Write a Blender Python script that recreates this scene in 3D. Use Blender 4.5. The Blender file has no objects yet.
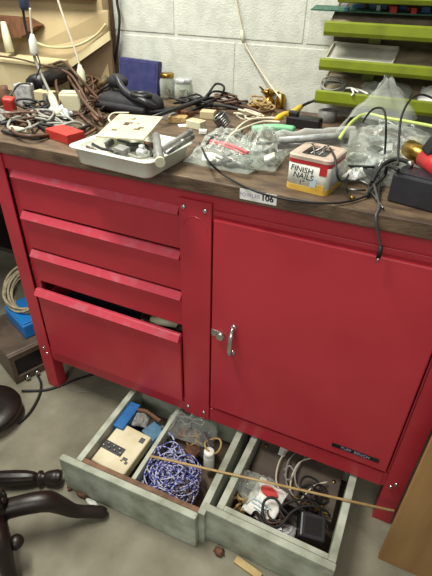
import bpy, bmesh, math, random
from mathutils import Vector, Matrix, Euler
R_ = random.Random(7)
S = bpy.context.scene
COL = S.collection
PI = math.pi
rad = math.radians

# ------------------------------------------------------------------ camera
CAM = Vector((0.976, -0.78, 1.188)); ROT = Euler((0.967, -0.019, 0.432)); FPX = 456.0
cd = bpy.data.cameras.new('camera'); cam = bpy.data.objects.new('camera', cd); COL.objects.link(cam)
cam.location = CAM; cam.rotation_euler = ROT
cd.sensor_fit = 'VERTICAL'; cd.sensor_height = 24.0; cd.lens = FPX / 576.0 * 24.0; cd.clip_start = 0.02
S.camera = cam
RM = ROT.to_matrix()
def at(u, v, z=None, y=None, x=None):
    """point of the place seen at photo pixel u,v on the plane z / y / x = const"""
    d = RM @ Vector(((u - 216) / FPX, -(v - 288) / FPX, -1))
    if z is not None: t = (z - CAM.z) / d.z
    elif y is not None: t = (y - CAM.y) / d.y
    else: t = (x - CAM.x) / d.x
    return CAM + d * t

# ------------------------------------------------------------------ materials
def srgb(c):
    return tuple(((v / 255) / 12.92 if v / 255 <= .04045 else ((v / 255 + .055) / 1.055) ** 2.4) for v in c) + (1,)
MATS = {}
def mat(name, c, rough=.5, metal=0., c2=None, scale=20, bump=0., bscale=80, spec=.5, detail=4, lo=.4, hi=.65, stretch=None, coat=0.):
    if name in MATS: return MATS[name]
    m = bpy.data.materials.new(name); m.use_nodes = True; nt = m.node_tree; b = nt.nodes['Principled BSDF']
    b.inputs['Base Color'].default_value = srgb(c); b.inputs['Roughness'].default_value = rough
    b.inputs['Metallic'].default_value = metal; b.inputs['Specular IOR Level'].default_value = spec
    b.inputs['Coat Weight'].default_value = coat
    tc = nt.nodes.new('ShaderNodeTexCoord'); src = tc.outputs['Object']
    if stretch:
        mp = nt.nodes.new('ShaderNodeMapping'); mp.inputs['Scale'].default_value = stretch
        nt.links.new(src, mp.inputs['Vector']); src = mp.outputs['Vector']
    if c2 is not None:
        n = nt.nodes.new('ShaderNodeTexNoise'); n.inputs['Scale'].default_value = scale; n.inputs['Detail'].default_value = detail
        nt.links.new(src, n.inputs['Vector'])
        r = nt.nodes.new('ShaderNodeValToRGB'); r.color_ramp.elements[0].position = lo; r.color_ramp.elements[1].position = hi
        r.color_ramp.elements[0].color = srgb(c); r.color_ramp.elements[1].color = srgb(c2)
        nt.links.new(n.outputs['Fac'], r.inputs['Fac']); nt.links.new(r.outputs['Color'], b.inputs['Base Color'])
    if bump:
        n2 = nt.nodes.new('ShaderNodeTexNoise'); n2.inputs['Scale'].default_value = bscale; n2.inputs['Detail'].default_value = 5
        nt.links.new(src, n2.inputs['Vector'])
        bp = nt.nodes.new('ShaderNodeBump'); bp.inputs['Strength'].default_value = bump; bp.inputs['Distance'].default_value = .004
        nt.links.new(n2.outputs['Fac'], bp.inputs['Height']); nt.links.new(bp.outputs['Normal'], b.inputs['Normal'])
    MATS[name] = m; return m
def film(name, tint=(235, 240, 235), body=.10, edge=.75, rough=.12):
    """clear plastic: mostly see-through, glossy towards grazing angles"""
    m = bpy.data.materials.new(name); m.use_nodes = True; nt = m.node_tree; nt.nodes.clear()
    out = nt.nodes.new('ShaderNodeOutputMaterial'); mx = nt.nodes.new('ShaderNodeMixShader')
    tr = nt.nodes.new('ShaderNodeBsdfTransparent'); tr.inputs['Color'].default_value = srgb((246, 248, 246))
    pb = nt.nodes.new('ShaderNodeBsdfPrincipled'); pb.inputs['Base Color'].default_value = srgb(tint); pb.inputs['Roughness'].default_value = rough
    pb.inputs['Specular IOR Level'].default_value = 1.0
    lw = nt.nodes.new('ShaderNodeLayerWeight'); lw.inputs['Blend'].default_value = .35
    mr = nt.nodes.new('ShaderNodeMapRange'); mr.inputs['To Min'].default_value = body; mr.inputs['To Max'].default_value = edge
    nt.links.new(lw.outputs['Facing'], mr.inputs['Value']); nt.links.new(mr.outputs['Result'], mx.inputs['Fac'])
    nt.links.new(tr.outputs[0], mx.inputs[1]); nt.links.new(pb.outputs[0], mx.inputs[2]); nt.links.new(mx.outputs[0], out.inputs[0])
    MATS[name] = m; return m

RED = mat('red_enamel', (190, 52, 66), .36, 0, (179, 45, 58), 9, .05, 160, .5, lo=.35, hi=.7)
REDD = mat('red_enamel_door', (191, 53, 66), .38, 0, (181, 46, 59), 6, .06, 140, lo=.35, hi=.7)
RED_SHEEN = mat('red_pull_sheen', (200, 70, 86), .27, 0, (196, 100, 116), 30, .03, 200, lo=.5, hi=.75)  # pinkish overhead sheen of the drawer lips put into the paint colour
WOOD = mat('worn_worktop_wood', (72, 56, 44), .5, 0, (116, 96, 74), 16, .3, 90, stretch=(1, 3, 3), lo=.35, hi=.72)
WALLM = mat('painted_block', (205, 208, 198), .85, 0, (190, 194, 184), 30, .45, 220)
CONC = mat('concrete', (142, 138, 120), .8, 0, (106, 102, 86), 8, .25, 120, detail=8, lo=.3, hi=.7)
PLY = mat('plywood_face', (168, 132, 82), .6, 0, (138, 104, 62), 5, .1, 60, stretch=(3, 3, .5), lo=.3, hi=.7)
PLYE = mat('plywood_edge', (168, 136, 92), .7, 0, (120, 90, 56), 60, stretch=(1, 1, .3))
TEAL = mat('chalky_green_paint', (182, 190, 174), .75, 0, (128, 134, 116), 16, .25, 100, lo=.35, hi=.7)
RAWW = mat('bare_drawer_wood', (128, 98, 72), .75, 0, (92, 68, 50), 25, .2, 80)
DRWB = mat('drawer_bottom_wood', (92, 78, 62), .8, 0, (64, 54, 44), 14, .2, 60)
CHROME = mat('chrome', (205, 205, 205), .22, 1)
STEEL = mat('dull_steel', (150, 150, 148), .38, 1, (110, 110, 108), 60)
BLACK = mat('black_plastic', (22, 22, 24), .42)
RUBBER = mat('black_rubber', (24, 24, 24), .6)
CHAR = mat('charcoal_plastic', (46, 46, 52), .4, 0, (38, 38, 42), 30, .1, 300)
FABRIC = mat('black_nylon', (28, 28, 32), .7, 0, (40, 40, 46), 50, .4, 300)
NAVY = mat('navy_cloth', (40, 44, 92), .6, 0, (52, 56, 104), 40, .2, 250)
CREAM = mat('cream_plastic', (208, 206, 178), .45, 0, (194, 190, 158), 14, lo=.4, hi=.75)
IVORY = mat('ivory_plate', (212, 204, 174), .42, 0, (198, 188, 154), 18, .05, 120)
WHITEP = mat('white_plastic', (228, 230, 222), .4)
ENAMEL = mat('white_enamel', (236, 240, 230), .25, 0, (226, 228, 214), 12)
WCORD = mat('white_cord', (214, 206, 182), .5)
BCORD = mat('brown_cord', (86, 62, 46), .55)
GCORD = mat('grey_cord', (142, 142, 134), .5)
TANC = mat('tan_rope', (176, 148, 96), .8, 0, (140, 112, 70), 120)
COILM = mat('beige_cable', (176, 164, 136), .5, 0, (150, 138, 112), 60)
LIME = mat('lime_paint', (124, 138, 18), .42, 0, (110, 122, 20), 20, .05, 150)
LIMEZ = mat('lime_zip', (196, 214, 116), .4)
BINF = mat('dusty_tray_floor', (150, 136, 112), .8, 0, (120, 108, 88), 30, .15, 120)
PCB = mat('circuit_green', (58, 104, 84), .5, 0, (40, 80, 66), 90)
BRASS = mat('brass', (186, 148, 72), .3, 1, (150, 118, 56), 60)
YELP = mat('yellow_plastic', (226, 186, 46), .4)
BLUEP = mat('blue_plastic', (36, 104, 168), .4, 0, (30, 90, 148), 25)
BLUEG = mat('blue_painted_metal', (84, 128, 158), .45, 0, (70, 110, 138), 40)
BLUEB = mat('bright_blue_plastic', (28, 116, 190), .4)
ROPE = mat('blue_white_cord', (58, 62, 150), .6, 0, (176, 180, 204), 150, detail=1, lo=.47, hi=.53)
ROPEW = mat('white_blue_cord', (176, 178, 196), .6, 0, (70, 74, 154), 120, detail=1, lo=.5, hi=.56)
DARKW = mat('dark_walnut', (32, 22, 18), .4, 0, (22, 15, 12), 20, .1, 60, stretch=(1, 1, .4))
RADIOW = mat('radio_case_wood', (90, 76, 64), .45, 0, (70, 58, 48), 20)
TAN = mat('tan_board', (178, 160, 122), .6, 0, (160, 140, 102), 6, lo=.35, hi=.7)
TANL = mat('pale_tan_board', (196, 184, 146), .6, 0, (182, 168, 128), 8)
TAUPE = mat('taupe_board', (142, 120, 94), .7, 0, (128, 106, 80), 12)
BROWNW = mat('brown_timber', (104, 66, 40), .6, 0, (80, 48, 28), 16, .2, 60, stretch=(5, 5, 1))
GRYD = mat('dark_grey_plastic', (70, 70, 70), .5)
GRYM = mat('mid_grey_plastic', (134, 134, 130), .5, 0, (112, 112, 108), 40)
REDPL = mat('red_plastic', (186, 52, 46), .45)
PINK = mat('faded_pink_tin', (196, 176, 160), .5, 0, (170, 152, 138), 30)
TINW = mat('tin_white', (226, 228, 216), .4, 0, (208, 210, 200), 50)
TINR = mat('tin_red', (182, 44, 46), .4)
TINY = mat('tin_yellow', (214, 176, 74), .4, 0, (196, 156, 60), 30)
INK = mat('marker_ink', (24, 26, 34), .6)
PAPER = mat('paper', (246, 246, 244), .7)
GREYINK = mat('pale_violet_ink', (168, 160, 186), .7)
REDINK = mat('red_print', (200, 60, 56), .6)
BLUEINK = mat('pale_blue_print', (176, 196, 208), .6)
RUST = mat('rust_bits', (112, 76, 54), .7, 0, (70, 52, 42), 60)
HARDB = mat('hardboard', (88, 76, 66), .6, 0, (74, 64, 56), 20)
GREENP = mat('green_plastic_strip', (120, 190, 140), .4)
REDZ = mat('red_zip', (214, 96, 104), .45)
SILV = mat('silver_paper', (206, 210, 210), .35, .3, (150, 154, 156), 60)
ROD = mat('wood_dowel', (190, 164, 112), .5, 0, (172, 144, 92), 40)
GLASS = film('jar_glass', (220, 226, 214), .14, .8, .05)
BAG = film('clear_bag', (232, 238, 232), .06, .5, .1)
BAG2 = film('clear_bag_dense', (228, 234, 226), .10, .6, .12)
TUBEF = film('clear_tube', (222, 224, 222), .10, .8, .08)

# ------------------------------------------------------------------ helpers
class MB:
    def __init__(s): s.bm = bmesh.new(); s.smooth = False
    def box(s, c, size, rot=(0, 0, 0), bev=0., seg=2, M=None):
        t = bmesh.new(); bmesh.ops.create_cube(t, size=1)
        for v in t.verts: v.co = Vector((v.co.x * size[0], v.co.y * size[1], v.co.z * size[2]))
        if bev: bmesh.ops.bevel(t, geom=t.edges[:], offset=bev, segments=seg, affect='EDGES', profile=.5)
        m = Matrix.Translation(c) @ (M if M is not None else Euler(rot).to_matrix().to_4x4())
        return s._merge(t, m)
    def b(s, x0, x1, y0, y1, z0, z1, bev=0.):
        return s.box(((x0 + x1) / 2, (y0 + y1) / 2, (z0 + z1) / 2), (x1 - x0, y1 - y0, z1 - z0), bev=bev)
    def _merge(s, t, m=Matrix()):
        vs = {v: s.bm.verts.new(m @ v.co) for v in t.verts}
        for f in t.faces:
            try: s.bm.faces.new([vs[v] for v in f.verts])
            except ValueError: pass
        t.free(); return s
    def tube(s, pts, r, n=8, closed=False, cap=True):
        pts = [Vector(p) for p in pts]; N = len(pts); rs = r if isinstance(r, (list, tuple)) else [r] * N
        up = None; rings = []
        for i, p in enumerate(pts):
            a = pts[(i - 1) % N] if (closed or i > 0) else p; c = pts[(i + 1) % N] if (closed or i < N - 1) else p
            t = (c - a); t = t.normalized() if t.length > 1e-9 else Vector((0, 0, 1))
            if up is None: up = t.orthogonal().normalized()
            else:
                up = up - t * up.dot(t); up = up.normalized() if up.length > 1e-6 else t.orthogonal().normalized()
            w = t.cross(up)
            rings.append([s.bm.verts.new(p + (up * math.cos(2 * PI * k / n) + w * math.sin(2 * PI * k / n)) * rs[i]) for k in range(n)])
        for i in range(N - (0 if closed else 1)):
            A, B = rings[i], rings[(i + 1) % N]
            for k in range(n): s.bm.faces.new((A[k], A[(k + 1) % n], B[(k + 1) % n], B[k]))
        if cap and not closed: s.bm.faces.new(rings[0][::-1]); s.bm.faces.new(rings[-1])
        return s
    def lathe(s, prof, c=(0, 0, 0), n=24, M=None, cap=True):
        M = Matrix.Translation(c) @ (M if M is not None else Matrix()); rings = []
        for r, z in prof: rings.append([s.bm.verts.new(M @ Vector((r * math.cos(2 * PI * k / n), r * math.sin(2 * PI * k / n), z))) for k in range(n)])
        for A, B in zip(rings, rings[1:]):
            for k in range(n): s.bm.faces.new((A[k], A[(k + 1) % n], B[(k + 1) % n], B[k]))
        if cap: s.bm.faces.new(rings[0][::-1]); s.bm.faces.new(rings[-1])
        return s
    def prism(s, poly, d):
        """closed solid from a polygon of points and an extrusion vector"""
        d = Vector(d); A = [s.bm.verts.new(Vector(p)) for p in poly]; B = [s.bm.verts.new(Vector(p) + d) for p in poly]
        s.bm.faces.new(A[::-1]); s.bm.faces.new(B)
        for i in range(len(A)):
            j = (i + 1) % len(A); s.bm.faces.new((A[i], A[j], B[j], B[i]))
        return s
    def ball(s, c, r, sc=(1, 1, 1), sub=2):
        t = bmesh.new(); bmesh.ops.create_icosphere(t, subdivisions=sub, radius=r)
        return s._merge(t, Matrix.Translation(c) @ Matrix.Diagonal((*sc, 1)))
    def obj(s, name, m, parent=None, smooth=False, loc=None):
        bmesh.ops.recalc_face_normals(s.bm, faces=s.bm.faces[:])
        me = bpy.data.meshes.new(name)
        org = Vector((0, 0, 0))
        if parent is None:
            vs = s.bm.verts
            xs = [v.co.x for v in vs]; ys = [v.co.y for v in vs]; zs = [v.co.z for v in vs]
            org = Vector(((min(xs) + max(xs)) / 2, (min(ys) + max(ys)) / 2, min(zs)))
        else: org = Vector(parent.get('_o', (0, 0, 0)))
        for v in s.bm.verts: v.co -= org
        s.bm.to_mesh(me); s.bm.free()
        if smooth:
            for p in me.polygons: p.use_smooth = True
        me.materials.append(m)
        o = bpy.data.objects.new(name, me); COL.objects.link(o)
        if parent is None: o.location = org
        else: o.parent = parent
        o['_o'] = list(org)
        return o
def tag(o, label, cat, group=None, kind=None):
    o['label'] = label; o['category'] = cat
    if group: o['group'] = group
    if kind: o['kind'] = kind
    return o
def thing(name, label, cat, loc, group=None):
    o = bpy.data.objects.new(name, None); COL.objects.link(o); o.location = loc; o['_o'] = list(loc); o.empty_display_size = .02
    return tag(o, label, cat, group)
def struct(name, mb, m, smooth=False):
    o = mb.obj(name, m, smooth=smooth); o['kind'] = 'structure'; return o
def smooth_path(pts, k=6, closed=False):
    P = [Vector(p) for p in pts]; N = len(P); out = []
    rng = range(N if closed else N - 1)
    for i in rng:
        if closed: a, b, c, d = P[(i - 1) % N], P[i], P[(i + 1) % N], P[(i + 2) % N]
        else: a, b, c, d = P[max(i - 1, 0)], P[i], P[i + 1], P[min(i + 2, N - 1)]
        for j in range(k):
            t = j / k
            out.append(.5 * ((2 * b) + (c - a) * t + (2 * a - 5 * b + 4 * c - d) * t * t + (3 * b - a - 3 * c + d) * t ** 3))
    if not closed: out.append(P[-1])
    return out
def cord(name, pts, r, m, label, cat='cord', group=None, parent=None, k=6, n=7):
    o = MB().tube(smooth_path(pts, k), r, n).obj(name, m, parent, True)
    if parent is None: tag(o, label, cat, group)
    return o
def text_mesh(name, s, size, m, M, parent, depth=.0004, align='CENTER', shear=0., offset=0.):
    c = bpy.data.curves.new(name, 'FONT'); c.body = s; c.size = size; c.extrude = depth; c.align_x = align; c.align_y = 'CENTER'; c.shear = shear; c.offset = offset
    t = bpy.data.objects.new(name, c); COL.objects.link(t)
    dg = bpy.context.evaluated_depsgraph_get(); me = bpy.data.meshes.new_from_object(t.evaluated_get(dg))
    bpy.data.objects.remove(t); me.transform(Matrix.Translation(-Vector(parent.get('_o', (0, 0, 0)))) @ M)
    me.materials.clear(); me.materials.append(m)
    o = bpy.data.objects.new(name, me); COL.objects.link(o); o.parent = parent; o['_o'] = list(parent['_o']); return o
def frame(o, ex, ey, ez=None):
    ex = Vector(ex).normalized(); ey = Vector(ey); ez = ex.cross(ey).normalized() if ez is None else Vector(ez).normalized(); ey = ez.cross(ex).normalized()
    M = Matrix((ex, ey, ez)).transposed().to_4x4(); M.translation = Vector(o); return M
def bag(c, ex, ey, L, W, H, seed, bumps=.35, n=22):
    """crumpled closed pillow of film, lying in the ex/ey directions"""
    from mathutils import noise
    ex = Vector(ex).normalized(); ey = Vector(ey).normalized(); ez = ex.cross(ey).normalized(); mb = MB(); bm = mb.bm; g = {}
    for side in (0, 1):
        for i in range(n + 1):
            for j in range(n + 1):
                if side and (i in (0, n) or j in (0, n)): g[1, i, j] = g[0, i, j]; continue
                a = i / n * 2 - 1; b_ = j / n * 2 - 1
                env = (max(0, 1 - a * a) * max(0, 1 - b_ * b_)) ** .45
                p = Vector((a * 1.5, b_ * 1.5, seed * 7.3 + side * 3))
                nz = 1 - abs(noise.noise(p * 1.3)) * 2.0 + (.5 - abs(noise.noise(p * 2.9 + Vector((4, 2, 0))))) * .8
                sh = noise.noise_vector(p * .8 + Vector((9, 0, 0))) * .13
                h = H * env * (.45 + bumps * nz) if side == 0 else H * .02
                q = Vector(c) + ex * (a + sh.x) * L / 2 + ey * (b_ + sh.y) * W / 2 + ez * max(h, .001 + .004 * (1 - env) * (1 + noise.noise(p * 2)))
                g[side, i, j] = bm.verts.new(q)
    for side in (0, 1):
        for i in range(n):
            for j in range(n):
                f = [g[side, i, j], g[side, i + 1, j], g[side, i + 1, j + 1], g[side, i, j + 1]]
                try: bm.faces.new(f)
                except ValueError: pass
    return mb
def loop_coil(c, ex, ey, r1, r2, turns, jit, hz, seed, ppt=16):
    q = random.Random(seed); ex = Vector(ex).normalized(); ey = Vector(ey).normalized(); ez = ex.cross(ey); pts = []
    for t in range(turns):
        k1 = 1 + q.uniform(-jit, jit); k2 = 1 + q.uniform(-jit, jit); dx = q.uniform(-jit, jit) * r1 * .5; dy = q.uniform(-jit, jit) * r2 * .5; zz = hz * (t + .5) / turns; ph = q.uniform(0, 6)
        for k in range(ppt):
            a = 2 * PI * k / ppt
            pts.append(Vector(c) + ex * (math.cos(a) * r1 * k1 + dx) + ey * (math.sin(a) * r2 * k2 + dy) + ez * (zz + math.sin(a * 2 + ph) * hz * .12))
    return pts
def heap_path(c, rx, ry, rz, n, seed):
    q = random.Random(seed); pts = []; a = 0; 
    for i in range(n):
        a += q.uniform(.5, 1.0); k = q.uniform(.45, 1)
        pts.append(Vector(c) + Vector((math.cos(a) * rx * k, math.sin(a) * ry * k, max(0, rz * (1 - (k * .9) ** 2) * q.uniform(.4, 1.1)))))
    return pts

# ------------------------------------------------------------------ setting
f = MB().b(-1.6, 2.4, -1.6, .62, -.05, 0); struct('floor', f, CONC)
w = MB()
bw, bh, g = .406, .203, .010
z0 = 1.0265 - 6 * bh
for r in range(0, 14):
    off = .4 + (0 if r % 2 == 1 else bw / 2)
    x = off - bw * 6
    while x < 2.6:
        a, b_ = max(x, -1.6), min(x + bw, 2.4)
        if b_ - a > .03: w.b(a + g / 2, b_ - g / 2, .62, .70, max(z0 + r * bh, -.04) + g / 2, z0 + (r + 1) * bh - g / 2, .002)
        x += bw
w.b(-1.6, 2.4, .6222, .74, -.04, z0 + 14 * bh)
struct('wall_back', w, WALLM)

# ------------------------------------------------------------------ the red bench
W = 1.146; T = .858; D = .58; ZC = .829
bench = thing('tool_bench', 'red metal tool bench with four drawers, one door and a worn wooden top', 'workbench', (W / 2, .29, 0))
def part(name, mb, m, p=bench, smooth=False): return mb.obj(name, m, p, smooth)
for sx in (0, 1):
    for sy in (0, 1):
        X = (lambda a: a) if sx == 0 else (lambda a: W - a)
        Y = (lambda a: a) if sy == 0 else (lambda a: D - a)
        m_ = MB()
        x0, x1 = sorted((X(0), X(.046))); y0, y1 = sorted((Y(0), Y(.004))); m_.b(x0, x1, y0, y1, .0, ZC, .001)
        x0, x1 = sorted((X(0), X(.004))); y0, y1 = sorted((Y(.004), Y(.046))); m_.b(x0, x1, y0, y1, .0, ZC, .001)
        if sy == 0:
            x0, x1 = sorted((X(.042), X(.046))); m_.b(x0, x1, .004, .040, 0, .137, .001)
        part('leg', m_, RED)
for x in (.004, W - .01): part('side_panel', MB().b(x, x + .006, .046, D - .046, .14, ZC), RED)
part('back_panel', MB().b(.046, W - .046, D - .012, D - .004, .14, ZC), RED)
part('floor_panel', MB().b(.012, W - .012, .02, D - .014, .142, .15), RED)
part('divider_panel', MB().b(.574, .58, .02, D - .014, .15, ZC - .002), RED)
m_ = MB().b(.012, W - .012, .0045, .016, .780, ZC, .0015); m_.b(.46 + .14, W - .046, .006, .016, .76, .80); m_.b(.618, 1.097, .001, .005, .7765, .789, .0015); part('top_rail', m_, RED)
m_ = MB().b(.02, W - .02, .0045, .014, .136, .186, .002); m_.b(.06, .54, -.001, .005, .142, .176, .0015); m_.b(.62, 1.09, -.001, .005, .14, .19, .0015); part('bottom_rail', m_, RED)
m_ = MB().b(.539, .616, -.0025, .016, .137, .803, .0015)
m_.tube([(.578 + .028 * math.cos(a), -.0025, .738 + .028 * math.sin(a)) for a in [PI * k / 16 for k in range(17)]], .0012, 6)
part('center_panel', m_, RED)
part('inner_strip', MB().b(.046, .066, .012, .02, .186, .792), RED)
part('inner_strip', MB().b(W - .05, W - .044, .006, .018, .19, .792), RED)
for x, z in ((.551, .785), (.601, .785), (.551, .165), (.601, .165)):
    part('bolt', MB().lathe([(.0055, 0), (.0055, .0015), (.004, .0035), (.001, .0042)], (x, -.0024, z), 12, Euler((PI / 2, 0, 0)).to_matrix().to_4x4()), CHROME, smooth=True)
for x, z in ((.022, .178), (.031, .158), (W - .022, .166), (W - .031, .150), (W - .022, .785)):
    part('bolt', MB().lathe([(.0055, 0), (.0055, .0015), (.004, .0035), (.001, .0042)], (x, .0001, z), 12, Euler((PI / 2, 0, 0)).to_matrix().to_4x4()), CHROME, smooth=True)
# drawers
x0, x1 = .068, .537
for i, (za, zb, pull) in enumerate(((.675, .782, 0), (.560, .669, 0), (.452, .554, 0), (.190, .434, .018))):
    yf = .006 - pull
    m_ = MB().b(x0, x1, yf, yf + .010, za, zb - .018, .001)
    m_.b(x0 + .01, x0 + .013, yf + .010, .5 - pull, za + .012, zb - .03); m_.b(x1 - .013, x1 - .01, yf + .010, .5 - pull, za + .012, zb - .03)
    m_.b(x0 + .013, x1 - .013, yf + .010, .5 - pull, za + .012, za + .015); m_.b(x0 + .013, x1 - .013, .497 - pull, .5 - pull, za + .015, zb - .03)
    d_ = part('drawer', m_, RED)
    prof = [(yf + .010, zb - .022), (yf - .004, zb - .021), (yf - .012, zb - .0185), (yf - .0135, zb - .0155), (yf - .002, zb - .0015), (yf + .001, zb), (yf + .010, zb - .002)]
    p_ = MB().prism([(x0, y, z) for y, z in prof], (x1 - x0, 0, 0)); p_.obj('drawer_pull', RED_SHEEN, d_)
# door
m_ = MB().b(.622, 1.092, -.007, .012, .203, .772, .003)
door = part('door', m_, REDD)
mm = Euler((PI / 2, 0, 0)).to_matrix().to_4x4()
hx = .680; zt, zb = .508, .428
hp = smooth_path([(hx, -.007, zt), (hx, -.017, zt - .002), (hx + .002, -.030, zt - .018), (hx + .002, -.032, (zt + zb) / 2), (hx + .002, -.030, zb + .016), (hx, -.017, zb + .002), (hx, -.007, zb)], 5)
m_ = MB().tube(hp, [.0042 + .0022 * math.sin(PI * i / (len(hp) - 1)) for i in range(len(hp))], 10)
for z in (zt, zb): m_.lathe([(.008, 0), (.008, .002), (.005, .005)], (hx, -.007, z), 14, mm)
m_.obj('door_handle', CHROME, door, True)
m_ = MB().lathe([(.0115, 0), (.0115, .006), (.0095, .009), (.009, .010)], (.648, -.007, .471), 20, mm)
m_.box((.634, -.0085, .474), (.022, .003, .018), bev=.001); m_.box((.648, -.0175, .471), (.0018, .002, .011)); m_.obj('lock', CHROME, door)
pl = at(355, 452.5, y=-.0075); pa = at(333, 444.5, y=-.0075); pb = at(380, 462, y=-.0075); ex = (pb - pa); ex.y = 0
MP = frame((pl.x, -.0078, pl.z), (1, 0, 0), (0, 0, 1))
ln = ex.length; pm = MB().box((pl.x, -.0078, pl.z), (ln, .0018, .0135), bev=.0004); pm.obj('name_plate', BLACK, door)
text_mesh('plate_lettering', 'TUFF  BENCH', .0115, GREYINK, MP @ Matrix.Translation((0, 0, .0011)), door, .0002)
# wooden top
m_ = MB().b(-.03, W + .03, -.02, .606, ZC, T, .002)
part('worktop', m_, WOOD)

# lot tag on the worktop's front edge
A = Vector((.7195, -.0212, .8465))
lt = thing('lot_tag', 'white paper lot tag reading 106 stuck to the front edge of the wooden top', 'tag', A)
MT = frame(A, (.999, 0, -.0), (0, -.1, 1))
m_ = MB().box((0, 0, 0), (.073, .0215, .0006)); m_.bm.transform(MT); m_.obj('card', PAPER, lt)
text_mesh('number', '106', .0165, INK, MT @ Matrix.Translation((.0185, 0, .0005)), lt, .0001, offset=.0005)
text_mesh('faded_print', 'FOWLER', .0105, GREYINK, MT @ Matrix.Translation((-.016, 0, .0005)), lt, .0001)

# ------------------------------------------------------------------ floor drawers
def wood_drawer(label, org, ang, w_, d_, h_, xl, xr, railm, dividers):
    """local x along the front, y to the back; front panel overhangs from xl to xr"""
    M = Matrix.Translation(org) @ Matrix.Rotation(ang, 4, 'Z')
    t = thing('drawer_box', label, 'drawer', org, 'old painted drawers on the floor')
    def bx(n, a, m, bev=.0015):
        q = MB().b(*a, bev=bev); q.bm.transform(M); return q.obj(n, m, t)
    s = .018
    bx('side_board', (0, s, .0005, d_, 0, h_), TEAL); bx('side_board', (w_ - s, w_, .0005, d_, 0, h_), TEAL)
    bx('back_board', (s, w_ - s, d_ - s, d_, .0, h_ - .006), TEAL)
    fr = bx('front_panel', (xl, xr, -s, 0, 0, h_ + .001), TEAL, .003)
    bx('inner_front_rail', (s, w_ - s, .0005, s * .75, .0, h_), railm)
    bx('bottom_board', (s, w_ - s, s * .75, d_ - s, .008, .014), DRWB)
    for x in dividers: bx('divider', (x - .006, x + .006, s * .75, d_ - s, .014, h_ - .008), TEAL)
    return t, M
LD, LM = wood_drawer('shallow pale green wooden drawer on the floor filled with a blue and white cord', (.354, -.262, 0), rad(1.2), .371, .315, .132, -.042, .356, RAWW, (.164,))
RD, RM2 = wood_drawer('shallow pale green wooden drawer on the floor filled with cords and a black adapter', (.742, -.223, 0), rad(-.8), .290, .31, .132, -.030, .292, TEAL, ())

# contents, left drawer
def tangle(c, rx, ry, rz, n, seed):
    q = random.Random(seed); pts = []; a = 0; cx = cy = 0.0
    for i in range(n):
        if i % 9 == 0: cx, cy, k, zb, ti = q.uniform(-.5, .5) * rx, q.uniform(-.5, .5) * ry, q.uniform(.25, .62), q.random(), q.uniform(0, 6)
        a += q.uniform(.55, .85)
        pts.append(Vector(c) + Vector((cx + math.cos(a) * rx * k, cy + math.sin(a) * ry * k, rz * (zb + .25 * math.sin(a + ti)))))
    return pts
ang_ = rad(1.2)
LMI = LM.inverted()
def clamp_in(pts, x0=.176, x1=.348, y0=.020, y1=.20):
    out = []
    for p in pts:
        l = LMI @ Vector(p); l.x = min(max(l.x, x0), x1); l.y = min(max(l.y, y0), y1); l.z = max(l.z, .018); out.append(LM @ l)
    return out
c = at(127, 413, z=.115)
t = thing('blue_box', 'bright blue plastic box standing at the back left of the left floor drawer', 'box', (c.x, c.y, .014))
MB().box((c.x + .004, c.y - .008, .064), (.036, .095, .10), (0, 0, ang_), .003).obj('box_body', BLUEP, t)
MB().box((c.x + .004, c.y - .008, .1165), (.037, .096, .005), (0, 0, ang_), .001).obj('lid', BLUEP, t)
q1, q2, q3, q4 = at(91, 459, z=.105), at(124, 478, z=.1), at(152, 437, z=.108), at(119, 421, z=.112)
ctr = (q1 + q2 + q3 + q4) / 4; M = frame(ctr, (q2 - q1) + (q3 - q4), (q4 - q1) + (q3 - q2)) @ Matrix.Translation((0, 0, -.017))
dw, dl = .95 * ((q2 - q1).length + (q3 - q4).length) / 2, ((q4 - q1).length + (q3 - q2).length) / 2
t = thing('cream_device', 'cream plastic device casing with dark slotted opening in the left floor drawer', 'device', (ctr.x, ctr.y, .07))
m_ = MB().box((0, 0, 0), (dw, dl, .034), bev=.004); m_.bm.transform(M); m_.obj('casing', IVORY, t)
m_ = MB().box((-.020, -.012, .0172), (.066, .026, .0022)); m_.bm.transform(M); sl = m_.obj('slot_panel', BLACK, t)
m_ = MB()
for k in range(7): m_.lathe([(.0035, 0), (.0035, .002), (.002, .004)], (-.048 + .0092 * k, -.012 + (.005 if k % 2 else -.005), .0182), 8)
m_.bm.transform(M); m_.obj('contact', STEEL, sl)
m_ = MB().box((.036, .045, .0172), (.014, .016, .002)); m_.bm.transform(M); m_.obj('button', GRYD, t)
m_ = MB().box((.028, -.024, .0172), (.014, .009, .002)); m_.box((.037, -.032, .0172), (.008, .008, .002)); m_.box((.022, -.032, .0172), (.006, .004, .002)); m_.bm.transform(M); m_.obj('catch', GRYD, t)
c = at(157, 428, z=.11); M = Matrix.Translation((c.x - .008, c.y - .003, .084)) @ Euler((0, 0, rad(-20))).to_matrix().to_4x4()
t = thing('metal_block', 'dusty blue painted metal block behind the cream device', 'block', (c.x, c.y, .014))
m_ = MB().box((0, 0, -.018), (.052, .055, .068), bev=.004); m_.bm.transform(M); m_.obj('block_body', BLUEG, t)
m_ = MB().tube([(.016, .018, .016), (.016, .018, .03)], .005, 10); m_.bm.transform(M); m_.obj('stud', STEEL, t)
m_ = MB().tube([(-.014, .02, .016), (-.014, .026, .027), (-.006, .03, .03)], .003, 8); m_.bm.transform(M); m_.obj('hook', STEEL, t)
tag(bag(at(142, 420, z=.09), (1, .2, 0), (-.2, 1, 0), .05, .06, .03, 3).obj('foil_packet', GRYM, smooth=True), 'crumpled grey packet between the blue box and the blue block', 'packet')
tag(MB().tube(smooth_path([at(u, v, z=z_) for u, v, z_ in ((136, 410, .11), (145, 411, .12), (153, 416, .115), (160, 421, .12))]), .006, 8).obj('rusty_hinge_bar', RUST, smooth=True), 'rusty bar across the back of the left floor drawer', 'bar')
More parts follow.
